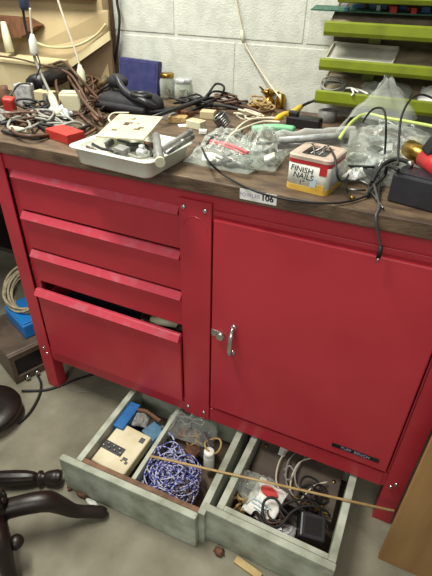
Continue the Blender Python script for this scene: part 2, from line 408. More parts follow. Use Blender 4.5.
tag(MB().tube([at(108, 473, z=.115), at(117, 478, z=.115), at(120, 478, z=.112)], .0055, 8).obj('metal_stub', STEEL, smooth=True), 'short dull metal stub lying by the front of the cream device', 'stub')
cord('tan_wire', [at(u, v, z=.117) for u, v in ((104, 470), (110, 477), (118, 480), (124, 474))], .002, TANC, 'tan wire at the front edge of the cream device', 'wire')
# blue-white cord bundle
c0 = at(172, 483, z=.075); c0.z = .03; fx = .078; fy = .092
t = thing('rope_bundle', 'tangled bundle of blue and white twisted cord in the left floor drawer', 'cord', (c0.x, c0.y, .014))
MB().tube(clamp_in(smooth_path(tangle(c0, fx, fy, .075, 330, 11), 3)), .0018, 6).obj('blue_strand', ROPE, t, True)
MB().tube(clamp_in(smooth_path(tangle(c0 + Vector((0, 0, .006)), fx, fy, .078, 230, 5), 3)), .0016, 6).obj('white_strand', ROPEW, t, True)
MB().tube(clamp_in(smooth_path(tangle(c0 + Vector((-.012, .01, .05)), fx * .8, fy * .75, .05, 220, 8), 3)), .0017, 6).obj('loose_strand', ROPE, t, True)
MB().tube(clamp_in(smooth_path(tangle(c0 + Vector((.02, -.02, .03)), fx * .8, fy * .6, .05, 90, 6), 3)), .002, 6).obj('brown_strand', BCORD, t, True)
pts = [at(u, v, z=z_) for u, v, z_ in ((172, 470, .11), (160, 455, .12), (158, 440, .12), (166, 432, .11), (174, 440, .115), (170, 452, .12), (178, 446, .12), (184, 454, .10))]
MB().tube(smooth_path(pts, 6), .0028, 7).obj('trailing_loop', ROPE, t, True)
# back part of the right compartment
cord('wire_loop', tangle(at(178, 438, z=.05), .04, .05, .05, 60, 20), .003, RUBBER, 'black wire heap behind the blue cord bundle', 'wire')
cord('wire_loop', tangle(at(195, 446, z=.07), .034, .04, .03, 40, 21), .0022, TANC, 'pale wire heap behind the blue cord bundle', 'wire')
for i, (u, v, z_, sz, m, nm, lab) in enumerate(((186, 436, .085, (.055, .03, .04), RUST, 'wooden_stub', 'brown wooden stub under the clear bag in the left floor drawer'), (205, 445, .09, (.022, .05, .06), GRYD, 'black_clip', 'black plastic clip beside the white jar in the left floor drawer'), (192, 452, .07, (.05, .04, .03), RUST, 'rusty_bracket', 'rusty bracket lying beneath the wooden rod'), (180, 448, .06, (.07, .05, .03), DRWB, 'brown_board_scrap', 'brown board scrap under the wire heap'))):
    m_ = MB().box((0, 0, 0), sz, bev=.004); m_.bm.transform(Matrix.Translation(at(u, v, z=z_)) @ Euler((.2, .3, .5 * i + .4)).to_matrix().to_4x4()); tag(m_.obj(nm, m), lab, nm.split('_')[-1])
c = at(209, 456, z=.10); c.z = .05
t = thing('pill_jar', 'small white jar in the back right corner of the left floor drawer', 'jar', c)
MB().lathe([(.014, 0), (.015, .003), (.015, .052), (.012, .058)], c, 20).obj('jar_body', WHITEP, t, True)
MB().lathe([(.014, .058), (.0145, .06), (.0145, .070), (.012, .072)], c, 20).obj('lid', WHITEP, t, True)
cord('cable_ring', [at(213, 445, z=.12) + Vector((.022 * math.cos(a), .024 * math.sin(a), .006 * math.sin(2 * a))) for a in [2 * PI * k / 12 for k in range(13)]], .003, TANC, 'tan cable ring resting behind the white jar', 'ring')
tag(bag(at(191, 430, z=.098), (1, .1, 0), (-.1, 1, 0), .15, .09, .038, 8, .8, 30).obj('plastic_bag', BAG, smooth=True), 'crumpled clear plastic bag at the back of the left floor drawer', 'bag')
# rod lying over both drawers
a, b_ = at(150, 456, z=.1365), at(394, 511, z=.1365)
tag(MB().tube([a, a.lerp(b_, .5), b_], .0032, 10).obj('wooden_rod', ROD, smooth=True), 'thin tan rod lying across both floor drawers', 'rod')

# contents, right drawer
c = at(297, 482, z=.075); M = Matrix.Translation((.885, c.y + .02, .07)) @ Euler((rad(6), 0, rad(1))).to_matrix().to_4x4()
t = thing('hardboard_sheet', 'grey brown hardboard panel with screws in the right floor drawer', 'panel', (.885, c.y, .03))
m_ = MB().box((0, 0, 0), (.235, .17, .012), bev=.002); m_.bm.transform(M); m_.obj('board', HARDB, t)
for q in ((.1, .02), (.085, -.055), (.095, -.03), (-.1, .05)):
    m_ = MB().lathe([(.005, .006), (.005, .0075), (.003, .009)], (q[0], q[1], 0), 10); m_.bm.transform(M); m_.obj('screw', BRASS, t, True)
m_ = MB().box((-.052, .05, .008), (.02, .026, .004), bev=.001); m_.bm.transform(M); m_.obj('paper_label', PAPER, t)
for i, (pp, lab) in enumerate((([(290, 448), (280, 460), (276, 478), (280, 492)], 'leftmost pale wire'), ([(296, 452), (288, 462), (286, 480), (292, 494), (300, 500)], 'second pale wire from the left'), ([(312, 458), (300, 462), (292, 476), (290, 490)], 'third pale wire from the left'), ([(306, 456), (296, 470), (296, 484), (304, 492)], 'fourth pale wire from the left'), ([(327, 482), (314, 486), (304, 496), (299, 502)], 'rightmost pale wire'), ([(284, 470), (290, 466), (294, 474), (288, 480), (284, 474)], 'small looped pale wire'))):
    cord('white_wire', [at(u, v, z=.092 + .006 * (k % 2)) for k, (u, v) in enumerate(pp)], .0022, GCORD if i % 2 else WCORD, lab + ' arching over the hardboard panel', 'wire', 'white wires on the hardboard panel')
a, b_ = at(294, 497, z=.10), at(327, 514, z=.09)
tag(MB().tube([a, b_], .0035, 8).obj('brass_rod', BRASS), 'short brass rod beside the black adapter in the drawer', 'rod')
a, b_ = at(302, 505, z=.108), at(322, 487, z=.1)
tag(MB().tube([a, b_], .0028, 8).obj('steel_pin', STEEL), 'pale steel pin lying over the brass rod', 'pin')
c = at(265, 502, z=.085); M = frame(c, (.95, -.2, .05), (.2, .9, .18))
t = thing('printed_packet', 'white plastic packet with red oval print in the right floor drawer', 'packet', (c.x, c.y, .04))
m_ = bag((0, 0, 0), (1, 0, 0), (0, 1, 0), .085, .10, .022, 15, .2); m_.bm.transform(M); m_.obj('wrapper', WHITEP, t, True)
m_ = MB().lathe([(.024, 0), (.024, .003), (.0235, .0035)], (0, 0, 0), 24); m_.bm.transform(M @ Matrix.Translation((.0, .022, .0155)) @ Matrix.Rotation(rad(-8), 4, 'X') @ Matrix.Diagonal((1, .55, 1, 1))); m_.obj('red_print', REDINK, t)
m_ = MB().box((0, -.012, .0165), (.05, .003, .004)); m_.box((-.004, -.022, .0155), (.042, .002, .004)); m_.box((.004, -.03, .0135), (.036, .002, .004)); m_.bm.transform(M); m_.obj('blue_print', BLUEINK, t)
tag(bag(at(246, 486, z=.085), (.8, -.6, 0), (.6, .8, 0), .085, .06, .04, 21, .5).obj('plastic_bag', BAG2, smooth=True), 'small clear bag against the left side of the right floor drawer', 'bag')
cord('tan_rope', tangle(at(241, 508, z=.05), .03, .034, .045, 60, 31), .0034, TANC, 'tan rope heap in the front left corner of the right floor drawer', 'rope')
cord('tangled_wire', tangle(at(272, 525, z=.04), .05, .035, .05, 70, 33), .0024, BCORD, 'brown wire heap at the front of the right floor drawer', 'wire')
cord('tangled_wire', tangle(at(310, 508, z=.05), .05, .05, .05, 70, 36), .0028, RUBBER, 'black wire heap behind the black adapter in the drawer', 'wire')
tag(bag(at(262, 486, z=.085), (1, 0, 0), (0, 1, 0), .07, .05, .03, 37, .5).obj('plastic_scrap', BAG2, smooth=True), 'clear plastic scrap behind the printed packet', 'plastic')
c = at(311, 527, z=.085); M = Matrix.Translation((c.x, c.y, .078)) @ Euler((rad(12), rad(8), rad(14))).to_matrix().to_4x4()
t = thing('power_adapter', 'black power adapter block lying in the right floor drawer', 'adapter', (c.x, c.y, .04))
m_ = MB().box((0, 0, 0), (.062, .06, .045), bev=.005); m_.bm.transform(M); m_.obj('adapter_body', CHAR, t)
m_ = MB().box((0, 0, .0228), (.044, .04, .001), bev=.0003); m_.bm.transform(M); m_.obj('rating_label', BLACK, t)
MB().tube(smooth_path([at(u, v, z=zz) for u, v, zz in ((297, 522, .09), (284, 510, .11), (274, 498, .122), (264, 502, .118), (264, 520, .105), (278, 527, .1), (292, 512, .11), (306, 506, .112), (322, 508, .105), (330, 516, .08))]), .0035, 8).obj('adapter_cord', RUBBER, t, True)
cord('black_cable', [at(u, v, z=zz) for u, v, zz in ((258, 526, .08), (270, 520, .09), (286, 522, .1), (280, 508, .105), (298, 500, .11), (318, 505, .1), (328, 530, .08))], .0032, RUBBER, 'black cable crossing under the adapter cord', 'cable')
cord('black_cable', [at(u, v, z=zz) for u, v, zz in ((250, 520, .06), (256, 512, .1), (264, 524, .11), (275, 534, .09), (290, 540, .07))], .004, RUBBER, 'black cable in front of the printed packet', 'cable')
tag(bag(at(285, 532, z=.07), (1, 0, 0), (0, 1, 0), .05, .04, .02, 26, .3).obj('foil_packet', SILV, smooth=True), 'pale silver packet between the cables and the black adapter', 'packet')
for i, (u, v, m, nm) in enumerate(((322, 547, TANC, 'cork_bit'), (255, 517, RUST, 'rusty_nut'), (300, 545, STEEL, 'steel_nut'))):
    q = at(u, v, z=.05); tag(MB().lathe([(.004, 0), (.008, .001), (.008, .008), (.004, .009)], (q.x, q.y, .016), 6).obj(nm, m), ('tan cork bit', 'rusty hex nut', 'steel hex nut')[i] + ' near the front board of the right floor drawer', nm.split('_')[1])

# plaster lump and chips on the drawer fronts / floor
def lump(name, u, v, z, r, sc, m, label, cat, zoff=0):
    q = at(u, v, z=z); from mathutils import noise
    t = bmesh.new(); bmesh.ops.create_icosphere(t, subdivisions=3, radius=r)
    for k in t.verts: k.co *= 1 + .5 * noise.noise(k.co / r * 1.7 + Vector((u, v, 0)))
    mb = MB(); mb._merge(t, Matrix.Translation((q.x, q.y, z + r * sc[2] * .75)) @ Matrix.Diagonal((*sc, 1))); return tag(mb.obj(name, m, smooth=True), label, cat)
lump('debris_crumb', 84, 494, 0, .016, (1.4, .8, .5), RUST, 'brown crumb of debris on the floor before the left drawer', 'debris')
lump('debris_crumb', 72, 487, 0, .012, (.8, 1.2, .5), RUST, 'brown crumb of debris nearest the turned spindle tip', 'debris')
lump('plaster_chip', 92, 503, 0, .012, (1.6, .6, .35), WHITEP, 'white plaster chip on the floor by the left drawer', 'chip')
for u, v in ((222, 547),):
    lump('putty_lump', 219, 553, 0, .014, (1.0, .7, .8), RUST, 'brown putty lump at the foot of the right drawer front', 'lump')
a = at(237, 556, z=.0); b_ = at(262, 574, z=.0)
tag(MB().box((a.lerp(b_, .5).x, a.lerp(b_, .5).y - .01, .004), ((b_ - a).length, .018, .008), (0, 0, math.atan2((b_ - a).y, (b_ - a).x)), .001).obj('tan_strip', ROD), 'tan wooden strip on the floor before the right drawer', 'strip')

# ------------------------------------------------------------------ open drawer contents (slit)
cord('white_glove_roll', [(.425, .04, .405), (.45, .03, .418), (.475, .035, .42), (.49, .05, .41)], .013, CREAM, 'cream cloth roll showing in the open bottom drawer', 'cloth')
cord('black_hose', [(.40, .06, .405), (.44, .07, .42), (.49, .06, .42), (.52, .035, .416), (.5, .03, .40)], .009, RUBBER, 'black hose showing in the open bottom drawer', 'hose')
for i, (x, y, m) in enumerate(((.405, .02, STEEL), (.515, .03, CHAR))):
    tag(MB().box((x, y + .015, .40), (.03, .03, .035), (.2, .3, .5), .004).obj('socket_block', m), ('grey', 'charcoal')[i] + ' socket block in the slightly open bottom drawer', 'block')
tag(MB().b(.10, .50, .02, .40, .208, .37, .004).obj('tool_case', CHAR), 'dark tool case deep in the open bottom drawer', 'case')

# ------------------------------------------------------------------ plywood sheet at the right
pw = MB().box((1.131 + .32, -.095, .48), (.64, .014, .96), bev=.001)
ply = tag(pw.obj('plywood_sheet', PLY), 'brown plywood sheet standing upright against the right end of the red bench', 'board')

# ------------------------------------------------------------------ lime bin rack
rk = thing('bin_rack', 'lime green metal rack of shallow trays standing at the back right of the bench', 'rack', (.96, .55, T))
XL, XR = .682, 1.30
for x in (.78, 1.25): MB().b(x, x + .03, .588, .604, T, 1.21, .001).obj('upright', LIME, rk)
MB().b(XL + .004, XR, .604, .608, T + .03, 1.2, .0005).obj('back_panel', mat('dusty_olive_back', (116, 104, 76), .7, 0, (92, 84, 60), 18), rk)
for i, (zb, zt_, xl, yl) in enumerate(((.907, .943, XL, .5), (.988, 1.018, XL, .5), (1.066, 1.099, XL, .5), (1.137, 1.172, .705, .5))):
    bz = min(zt_ + .022, zb + .064); pr = [(.604, bz - .003), (.604, bz), (.512, zb + .009), (.506, zt_ - .006), (.503, zt_ - .001), (.498, zt_), (.494, zt_ - .004), (.493, zb + .010), (.497, zb + .002), (.506, zb)]
    tr = MB().prism([(xl, y, z) for y, z in pr], (XR - xl, 0, 0)).obj('tray', LIME, rk)
    MB().prism([(xl + .002, y, z) for y, z in [(.602, bz + .0002), (.602, bz + .0022), (.513, zb + .0125), (.513, zb + .010)]], (XR - xl - .004, 0, 0)).obj('tray_liner', BINF, tr)
    for xx in (xl + .004, XR - .006): MB().prism([(xx, .603, bz), (xx, .603, bz + .008), (xx, .512, zb + .014)], (.002, 0, 0)).obj('end_plate', BINF, tr)
# circuit board on the top tray
pb = thing('circuit_board', 'green circuit board with chips lying on the third tray of the lime rack', 'circuit board', (.83, .57, 1.1105))
RB = Matrix.Translation((.83, .563, 1.121)) @ Matrix.Rotation(rad(9), 4, 'X')
m_ = MB().b(-.198, .36, -.022, .026, -.0015, .0015); m_.bm.transform(RB); m_.obj('board', PCB, pb)
q = random.Random(3)
for k in range(34):
    x = -.12 + .46 * k / 34 + q.uniform(-.004, .004); y = q.choice((-.02, -.006, .01)); 
    m = q.choice((BLACK, SILV, REDPL, BLUEG, BLUEP, SILV)); hh = q.uniform(.005, .014)
    m_ = MB().box((x, y, .0015 + hh / 2), (q.uniform(.008, .02), q.uniform(.006, .012), hh), bev=.0008); m_.bm.transform(RB); m_.obj('component', m, pb)
# items in trays
t = thing('shallow_tin', 'pale shallow metal tin lying in the second tray of the lime rack', 'tin', (.76, .51, 1.005))
M = Matrix.Translation((.775, .552, 1.020)) @ Euler((rad(23), 0, rad(-2))).to_matrix().to_4x4()
m_ = MB().box((0, 0, .002), (.165, .075, .004), bev=.001); 
for a_ in ((-.0825, 0, .003, .075), (.0825, 0, .003, .075)): m_.box((a_[0], 0, .007), (.003, .075, .012), bev=.001)
for y in (-.0375, .0375): m_.box((0, y, .007), (.165, .003, .012), bev=.001)
m_.bm.transform(M); m_.obj('pan', mat('dusty_white_tin', (208, 206, 194), .45, 0, (180, 178, 166), 20), t)
cord('wire_coil', loop_coil((.715, .55, .937), (1, 0, 0), (0, 1, .45), .03, .026, 7, .15, .018, 3), .0022, GCORD, 'grey wire coil lying in the lowest tray of the lime rack', 'wire')
cord('white_tie', [(.752, .53, .946), (.77, .515, .951), (.785, .506, .947), (.79, .502, .946)], .0025, WHITEP, 'white twist tie draped at the front of the lowest lime tray', 'tie', 'white ties in the lowest tray')
cord('white_tie', [(.765, .535, .947), (.772, .505, .951), (.78, .492, .944), (.776, .488, .938)], .0025, WHITEP, 'white twist tie curling over the lip of the lowest lime tray', 'tie', 'white ties in the lowest tray')
cord('white_tie', [(.775, .535, .947), (.795, .515, .947), (.808, .505, .945), (.815, .496, .945)], .0025, WHITEP, 'white twist tie lying rightmost in the lowest lime tray', 'tie', 'white ties in the lowest tray')
tag(MB().lathe([(.022, 0), (.026, .002), (.026, .028), (.022, .03), (.012, .03), (.011, .003)], (.715, .53, T), 24).obj('tape_roll', GRYM, smooth=True), 'grey tape roll on the worktop beneath the lowest lime tray', 'tape')
tag(bag((.85, .545, .94), (1, 0, 0), (0, 1, .5), .13, .07, .03, 41, .4).obj('plastic_bag', BAG2, smooth=True), 'clear plastic bag lying in the lowest tray of the lime rack', 'bag')
tag(bag((.985, .55, .942), (1, 0, 0), (0, 1, .5), .10, .07, .03, 44, .4).obj('paper_packet', PAPER, smooth=True), 'white paper packet lying rightmost in the lowest lime tray', 'packet')

# ------------------------------------------------------------------ white enamel tray with contents
p1, p2, p3 = at(74, 148, z=.893), at(159, 167, z=.893), at(187, 141, z=.893)
exv = p2 - p1; L = exv.length; eyv = p3 - p2; Wd = eyv.length
c = (p1 + p3) / 2
if c.y - Wd / 2 < -.03: c.y += 0
MT = frame((c.x, c.y, T), exv, eyv)
ang = MT.to_euler().z
def rrect(hx, hy, r, z, n=6):
    o = []
    for cx, cy, a0 in ((hx - r, hy - r, 0), (-hx + r, hy - r, PI / 2), (-hx + r, -hy + r, PI), (hx - r, -hy + r, 3 * PI / 2)):
        for k in range(n + 1):
            a = a0 + PI / 2 * k / n; o.append((cx + r * math.cos(a), cy + r * math.sin(a), z))
    return o
def loft(mb, loops, M, cap0=True, cap1=True):
    R = [[mb.bm.verts.new(M @ Vector(p)) for p in l] for l in loops]; n = len(R[0])
    for A, B in zip(R, R[1:]):
        for k in range(n): mb.bm.faces.new((A[k], A[(k + 1) % n], B[(k + 1) % n], B[k]))
    if cap0: mb.bm.faces.new(R[0][::-1])
    if cap1: mb.bm.faces.new(R[-1])
    return mb
hx, hy = L / 2, max(Wd / 2, .06)
m_ = MB(); loft(m_, [rrect(hx - .016, hy - .014, .016, .0), rrect(hx - .012, hy - .010, .018, .004), rrect(hx - .007, hy - .006, .02, .033), rrect(hx, hy, .02, .0345), rrect(hx + .001, hy + .001, .02, .037), rrect(hx - .008, hy - .008, .019, .038), rrect(hx - .011, hy - .010, .018, .034), rrect(hx - .016, hy - .014, .016, .005)], MT)
tag(m_.obj('enamel_tray', ENAMEL, smooth=True), 'white tray of scrap parts standing at the front left of the wooden top', 'tray')
# cream cover plate
q1, q2, q3, q4 = at(91, 136, z=.902), at(124, 116, z=.912), at(168, 118, z=.912), at(138, 141, z=.902)
ctr = (q1 + q2 + q3 + q4) / 4; ex_ = (q4 - q1 + q3 - q2) / 2; ey_ = (q2 - q1 + q3 - q4) / 2
MPt = frame(ctr, ex_, ey_); lx, ly = ex_.length, ey_.length
t = thing('cover_plate', 'ivory cover plate with cut holes lying across the white tray', 'plate', ctr)
m_ = MB(); nx, ny = 16, 12; vs = {}
holes = {(5, 7), (6, 7), (7, 7), (5, 6), (6, 6), (10, 4), (11, 4), (11, 5), (12, 5), (3, 3), (4, 3)}
for i in range(nx + 1):
    for j in range(ny + 1):
        for s in (0, 1): vs[i, j, s] = m_.bm.verts.new(MPt @ Vector(((i / nx - .5) * lx, (j / ny - .5) * ly, .003 * s)))
for i in range(nx):
    for j in range(ny):
        if (i, j) in holes: continue
        m_.bm.faces.new([vs[i, j, 1], vs[i + 1, j, 1], vs[i + 1, j + 1, 1], vs[i, j + 1, 1]]); m_.bm.faces.new([vs[i, j, 0], vs[i, j + 1, 0], vs[i + 1, j + 1, 0], vs[i + 1, j, 0]])
        for di, dj, e in ((1, 0, ((1, 0), (1, 1))), (-1, 0, ((0, 1), (0, 0))), (0, 1, ((1, 1), (0, 1))), (0, -1, ((0, 0), (1, 0)))):
            n_ = (i + di, j + dj)
            if n_ in holes or not (0 <= n_[0] < nx and 0 <= n_[1] < ny):
                a_, b2 = (i + e[0][0], j + e[0][1]), (i + e[1][0], j + e[1][1]); m_.bm.faces.new([vs[(*a_, 0)], vs[(*b2, 0)], vs[(*b2, 1)], vs[(*a_, 1)]])
m_.obj('plate', IVORY, t)
m_ = MB().lathe([(.007, .003), (.007, .007), (.005, .008)], (-.1 * lx, .3 * ly, 0), 14); m_.lathe([(.005, .003), (.005, .006), (.003, .007)], (.1 * lx, .1 * ly, 0), 12); m_.bm.transform(MPt); m_.obj('knob', CREAM, t, True)
m_ = MB().tube(smooth_path([(-.5 * lx, .1 * ly, .002), (-.62 * lx, .25 * ly, .004), (-.6 * lx, .45 * ly, .006), (-.3 * lx, .55 * ly, .004)]), .0018, 6); m_.bm.transform(MPt); m_.obj('loop_wire', WCORD, t, True)
# scraps in the tray
def tcyl(name, u1, v1, z1, u2, v2, z2, r, m, label, cat, capm=None, n=16):
    a, b_ = at(u1, v1, z=z1), at(u2, v2, z=z2)
    t = thing(name, label, cat, a)
    MB().tube([a, a.lerp(b_, .5), b_], r, n).obj('barrel', m, t, True)
    d = (b_ - a).normalized()
    if capm: MB().tube([b_ - d * .004, b_ + d * .003], r * 1.12, n).obj('end_cap', capm, t, False)
    return t
tcyl('metal_tube', 156, 136, .901, 160, 162, .899, .0085, GRYM, 'grey tube with cream end standing over the front corner of the white tray', 'tube', CREAM)
tcyl('metal_tube', 160, 151, .893, 190, 132, .897, .006, GRYM, 'long grey tube lying over the right end of the white tray', 'tube', GRYM)
tcyl('metal_tube', 166, 154, .896, 192, 137, .9, .005, STEEL, 'thin steel tube nearest the right rim of the white tray', 'tube', STEEL)
a = at(122, 152, z=.885); tag(MB().box(a, (.026, .022, .022), (.1, .1, ang), .002).obj('connector_block', GRYM), 'grey connector block near the front of the white tray', 'block')
a = at(142, 152, z=.885); m_ = MB().ball(a, .011, (1.2, 1, .8), 3); m_.lathe([(.006, 0), (.006, .008)], a + Vector((0, 0, .006)), 12); tag(m_.obj('bulb_socket', SILV, smooth=True), 'shiny silver bulb socket near the front of the white tray', 'socket')
for i, (uv, m, r) in enumerate(((((88, 141), (100, 148), (112, 151), (120, 156)), RUBBER, .003), (((84, 145), (96, 151), (110, 156)), BCORD, .0028), (((118, 140), (132, 144), (148, 146), (152, 156)), RUBBER, .003), (((128, 154), (140, 158), (150, 156)), GCORD, .003))):
    cord('scrap_wire', [at(u, v, z=.882 + .004 * (k % 2)) for k, (u, v) in enumerate(uv)], r, m, ('black scrap wire at the left end of the white tray', 'brown scrap wire at the left end of the white tray', 'black scrap wire under the ivory cover plate', 'grey scrap wire at the front of the white tray')[i], 'wire')
for i, (u, v, sx, sy, sz, m) in enumerate(((104, 143, .04, .025, .012, GRYD), (133, 147, .03, .02, .014, GRYD), (150, 144, .025, .03, .014, RUST), (168, 146, .03, .02, .012, STEEL))):
    a = at(u, v, z=.872); tag(MB().box(a, (sx, sy, sz), (.1, -.1, .4 * i), .002).obj('scrap_piece', m), ('dark grey scrap part left of the connector block', 'dark grey scrap part behind the bulb socket', 'rusty scrap part under the upright tube', 'steel scrap part under the long tube')[i], 'part')
# red box beneath the tray's left side
a = at(66, 139, z=T); tag(MB().box((a.x, a.y, T + .011), (.085, .05, .022), (0, 0, -.25), .002).obj('red_box', REDPL), 'flat red box lying to the left of the white tray', 'box')

# ------------------------------------------------------------------ back of the bench: bag, blue case, jars
a = at(128, 105, z=T + .02)
t = thing('strapped_bag', 'black nylon bag with a shoulder strap at the back left of the bench', 'bag', (a.x, a.y, T))
Mb = Matrix.Translation((a.x + .0, a.y + .015, T)) @ Matrix.Rotation(rad(-4), 4, 'Z')
m_ = MB(); loft(m_, [rrect(.085, .045, .02, 0), rrect(.092, .05, .024, .012), rrect(.09, .048, .024, .034), rrect(.075, .04, .022, .047), rrect(.05, .02, .015, .05)], Mb); m_.obj('bag_body', FABRIC, t, True)
m_ = MB(); loft(m_, [rrect(.087, .01, .006, .012), rrect(.087, .011, .006, .03)], Mb @ Matrix.Translation((0, -.05, 0))); m_.obj('front_pocket', FABRIC, t, True)
m_ = MB(); 
sp = smooth_path([Mb @ Vector(q) for q in ((-.085, .02, .03), (-.07, .01, .075), (-.035, -.01, .088), (.0, -.03, .066), (.045, -.045, .052), (.09, -.05, .045), (.10, -.03, .03))], 6)
m_.tube(sp, .009, 8); m_.obj('shoulder_strap', CHAR, t, True)
m_ = MB().ball(Mb @ Vector((-.04, .0, .076)), .026, (1.25, .8, .75), 3); m_.obj('top_flap', FABRIC, t, True)
m_ = MB().tube([Mb @ Vector((.06 + .028 * math.cos(k), -.03 + .02 * math.sin(k), .056)) for k in [2 * PI * i / 18 for i in range(18)]], .007, 8, closed=True); m_.obj('lens_ring', BLACK, t, True)
# navy case leaning
b1, b2 = at(122, 96, z=T + .01), at(158, 104, z=T + .01)
yb = .555
p1_, p2_, p3_, p4_ = at(120, 98, y=yb), at(156, 104, y=yb), at(162, 64, y=yb + .02), at(124, 55, y=yb + .02)
t = thing('navy_case', 'navy blue flat case leaning upright behind the black bag', 'case', ((p1_.x + p2_.x) / 2, yb, T))
M = frame(((p1_ + p2_ + p3_ + p4_) / 4), p2_ - p1_, p4_ - p1_)
wd, ht = (p2_ - p1_).length, ((p4_ - p1_).length + (p3_ - p2_).length) / 2
m_ = MB().box((0, 0, 0), (wd + .004, ht, .026), bev=.003); m_.bm.transform(M); m_.obj('case_body', NAVY, t)
m_ = MB().box((0, .0, .0135), (wd - .012, ht - .012, .002), bev=.001); m_.bm.transform(M); m_.obj('front_cover', NAVY, t)
# jars
for i, (u, v, r, h, lab) in enumerate(((168, 104, .024, .062, 'small clear glass jar with tan lid beside the navy case'), (184, 106, .029, .052, 'wider clear glass jar standing right of the small jar'))):
    a = at(u, v, z=T); a.y = min(a.y + .03, .565)
    a = Vector((at(u, v, y=.56).x, .56, T))
    t = thing('glass_jar', lab, 'jar', a, 'glass jars by the wall')
    MB().lathe([(r * .8, 0), (r, .004), (r, h - .012), (r * .86, h - .004), (r * .86, h), (r * .82, h), (r * .82, h - .004), (r * .95, h - .014), (r * .95, .006), (r * .7, .004)], a, 28).obj('glass_body', GLASS, t, True)
    MB().lathe([(r * .9, h - .001), (r * .93, h + .001), (r * .93, h + .009), (r * .85, h + .011)], a, 28).obj('lid', (BRASS, SILV)[i], t, True)
    q = random.Random(i); m_ = MB()
    for k in range(16): m_.box(a + Vector((q.uniform(-.5, .5) * r, q.uniform(-.5, .5) * r, .008 + .0013 * k)), (.018, .003, .003), (q.random() * 3, q.random(), q.random() * 3))
    o = m_.obj('jar_filling', (RUST, TANC)[i], t); o['kind'] = 'stuff'

# brown timber post, hanging black cable
a = at(107, 0, y=.6); b_ = at(113, 74, y=.6)
tag(MB().box((-.032, .603, (T + 1.5) / 2), (.018, .02, 1.5 - T), bev=.002).obj('timber_strip', BROWNW), 'narrow brown timber strip standing against the left end of the block wall', 'timber')
cord('black_cable', [at(u, v, y=.6) for u, v in ((117, -30), (117, 0), (119.5, 18), (118, 42), (115, 62), (112, 80))] + [at(113, 84, z=T + .01)], .0042, RUBBER, 'thick black cable hanging down beside the brown timber strip', 'cable')

# ------------------------------------------------------------------ left side table, boxes on it
t = thing('side_table', 'dark wooden table standing against the left end of the red bench', 'table', (-.55, .33, 0))
MB().b(-1.1, -.036, .06, .6, T - .03, T - .002, .002).obj('tabletop', WOOD, t)
for x in (-1.08, -.095):
    for y in (.32, .55): MB().b(x, x + .04, y, y + .04, 0, T - .03, .003).obj('leg', DARKW, t)
MB().b(-1.04, -.095, .55, .56, .25, T - .03).obj('back_board', DARKW, t)
MB().b(-1.06, -.075, .33, .55, .24, .26, .002).obj('shelf', DARKW, t)
TS = T - .002
# big tan box behind
t = thing('tan_box', 'large tan cardboard box standing behind the tangle of cords on the left', 'box', (-.4, .5, TS))
xr = at(106, 30, y=.56).x
MB().b(-.95, xr - .006, .56, .60, TS, 1.25, .002).obj('box_wall', TAN, t)
fl = MB().prism([at(0, 62, y=.50), at(66, 64, y=.50), at(108, 31, y=.555), at(108, 10, y=.56), at(0, 12, y=.56)], (0, .006, 0)); fl.obj('side_flap', TAN, t)
MB().tube(smooth_path([at(u, v, y=yy) for u, v, yy in ((30, 40, .495), (50, 47, .495), (75, 46, .505), (95, 36, .535), (106, 24, .548))]), .004, 8).obj('curved_rim', TANL, t, True)
MB().prism([at(66, 63, y=.495), at(66, 71, y=.49), at(110, 40, y=.545), at(109, 31, y=.55)], (0, .005, 0)).obj('pale_edge', TANL, t)
MB().prism([at(64, 71, y=.498), at(111, 39, y=.552), at(114, 88, y=.58), at(70, 88, y=.53)], (0, .006, 0)).obj('lower_panel', TAUPE, t)
# brown board across top
tag(MB().box((-.35, .545, 1.128), (.62, .03, .03), (0, 0, rad(0)), .002).obj('brown_board', BROWNW), 'brown board lying along the top of the tan box', 'board')
# cream box low
t = thing('cream_box', 'wide cream box lying flat behind the soldering gun on the left', 'box', (-.4, .35, TS))
p = at(10, 64, z=TS + .05)
MB().b(-.78, -.13, .40, .485, TS, TS + .085, .003).obj('box_body', TANL, t)
MB().b(-.785, -.125, .395, .49, TS + .085, TS + .097, .002).obj('lid', TANL, t)
# upright cream strip + dark mass upper-left
a, b_ = at(3, 22, y=.46), at(10, 52, y=.44)
tag(MB().tube([a, a.lerp(b_, .5), b_], [.008, .013, .013], 10).obj('cream_tool', CREAM, smooth=True), 'pale cream tool handle leaning at the far upper left', 'handle')
MBx = MB().prism([at(-30, 14, y=.48), at(22, 18, y=.5), at(36, 26, y=.5), at(20, 38, y=.48), at(-30, 36, y=.47)], (0, .04, 0)); tag(MBx.obj('brown_block', BROWNW), 'dark brown wooden block at the upper left behind the cords', 'block')

# soldering gun / black lamp head
t = thing('soldering_gun', 'black tool with rounded bell end lying among the cords on the left', 'tool', at(45, 95, z=TS))
g0, g1, g2 = at(31, 85, z=.905), at(46, 80, z=.915), at(68, 72, z=.915)
d = (g2 - g0).normalized()
pts = [g0 - d * .006, g0, g0 + d * .012, g0.lerp(g1, .7), g1, g1.lerp(g2, .3), g1.lerp(g2, .7), g2]
m_ = MB().tube(pts, [.012, .020, .025, .025, .022, .025, .025, .018], 20); m_.obj('bell', BLACK, t, True)
m_ = MB().box(g1.lerp(g2, .5), (.034, .03, .046), (0, 0, .4), .006); m_.obj('body', RUBBER, t)
m_ = MB().tube([g1 + Vector((.0, -.01, -.01)), at(46, 118, z=TS + .008)], .0062, 10); m_.obj('stem', GRYD, t, True)
m_ = MB().tube([g2 + Vector((-.02, 0, .02)), g2 + Vector((-.018, 0, .034))], .008, 12); m_.obj('knob', BLACK, t, True)
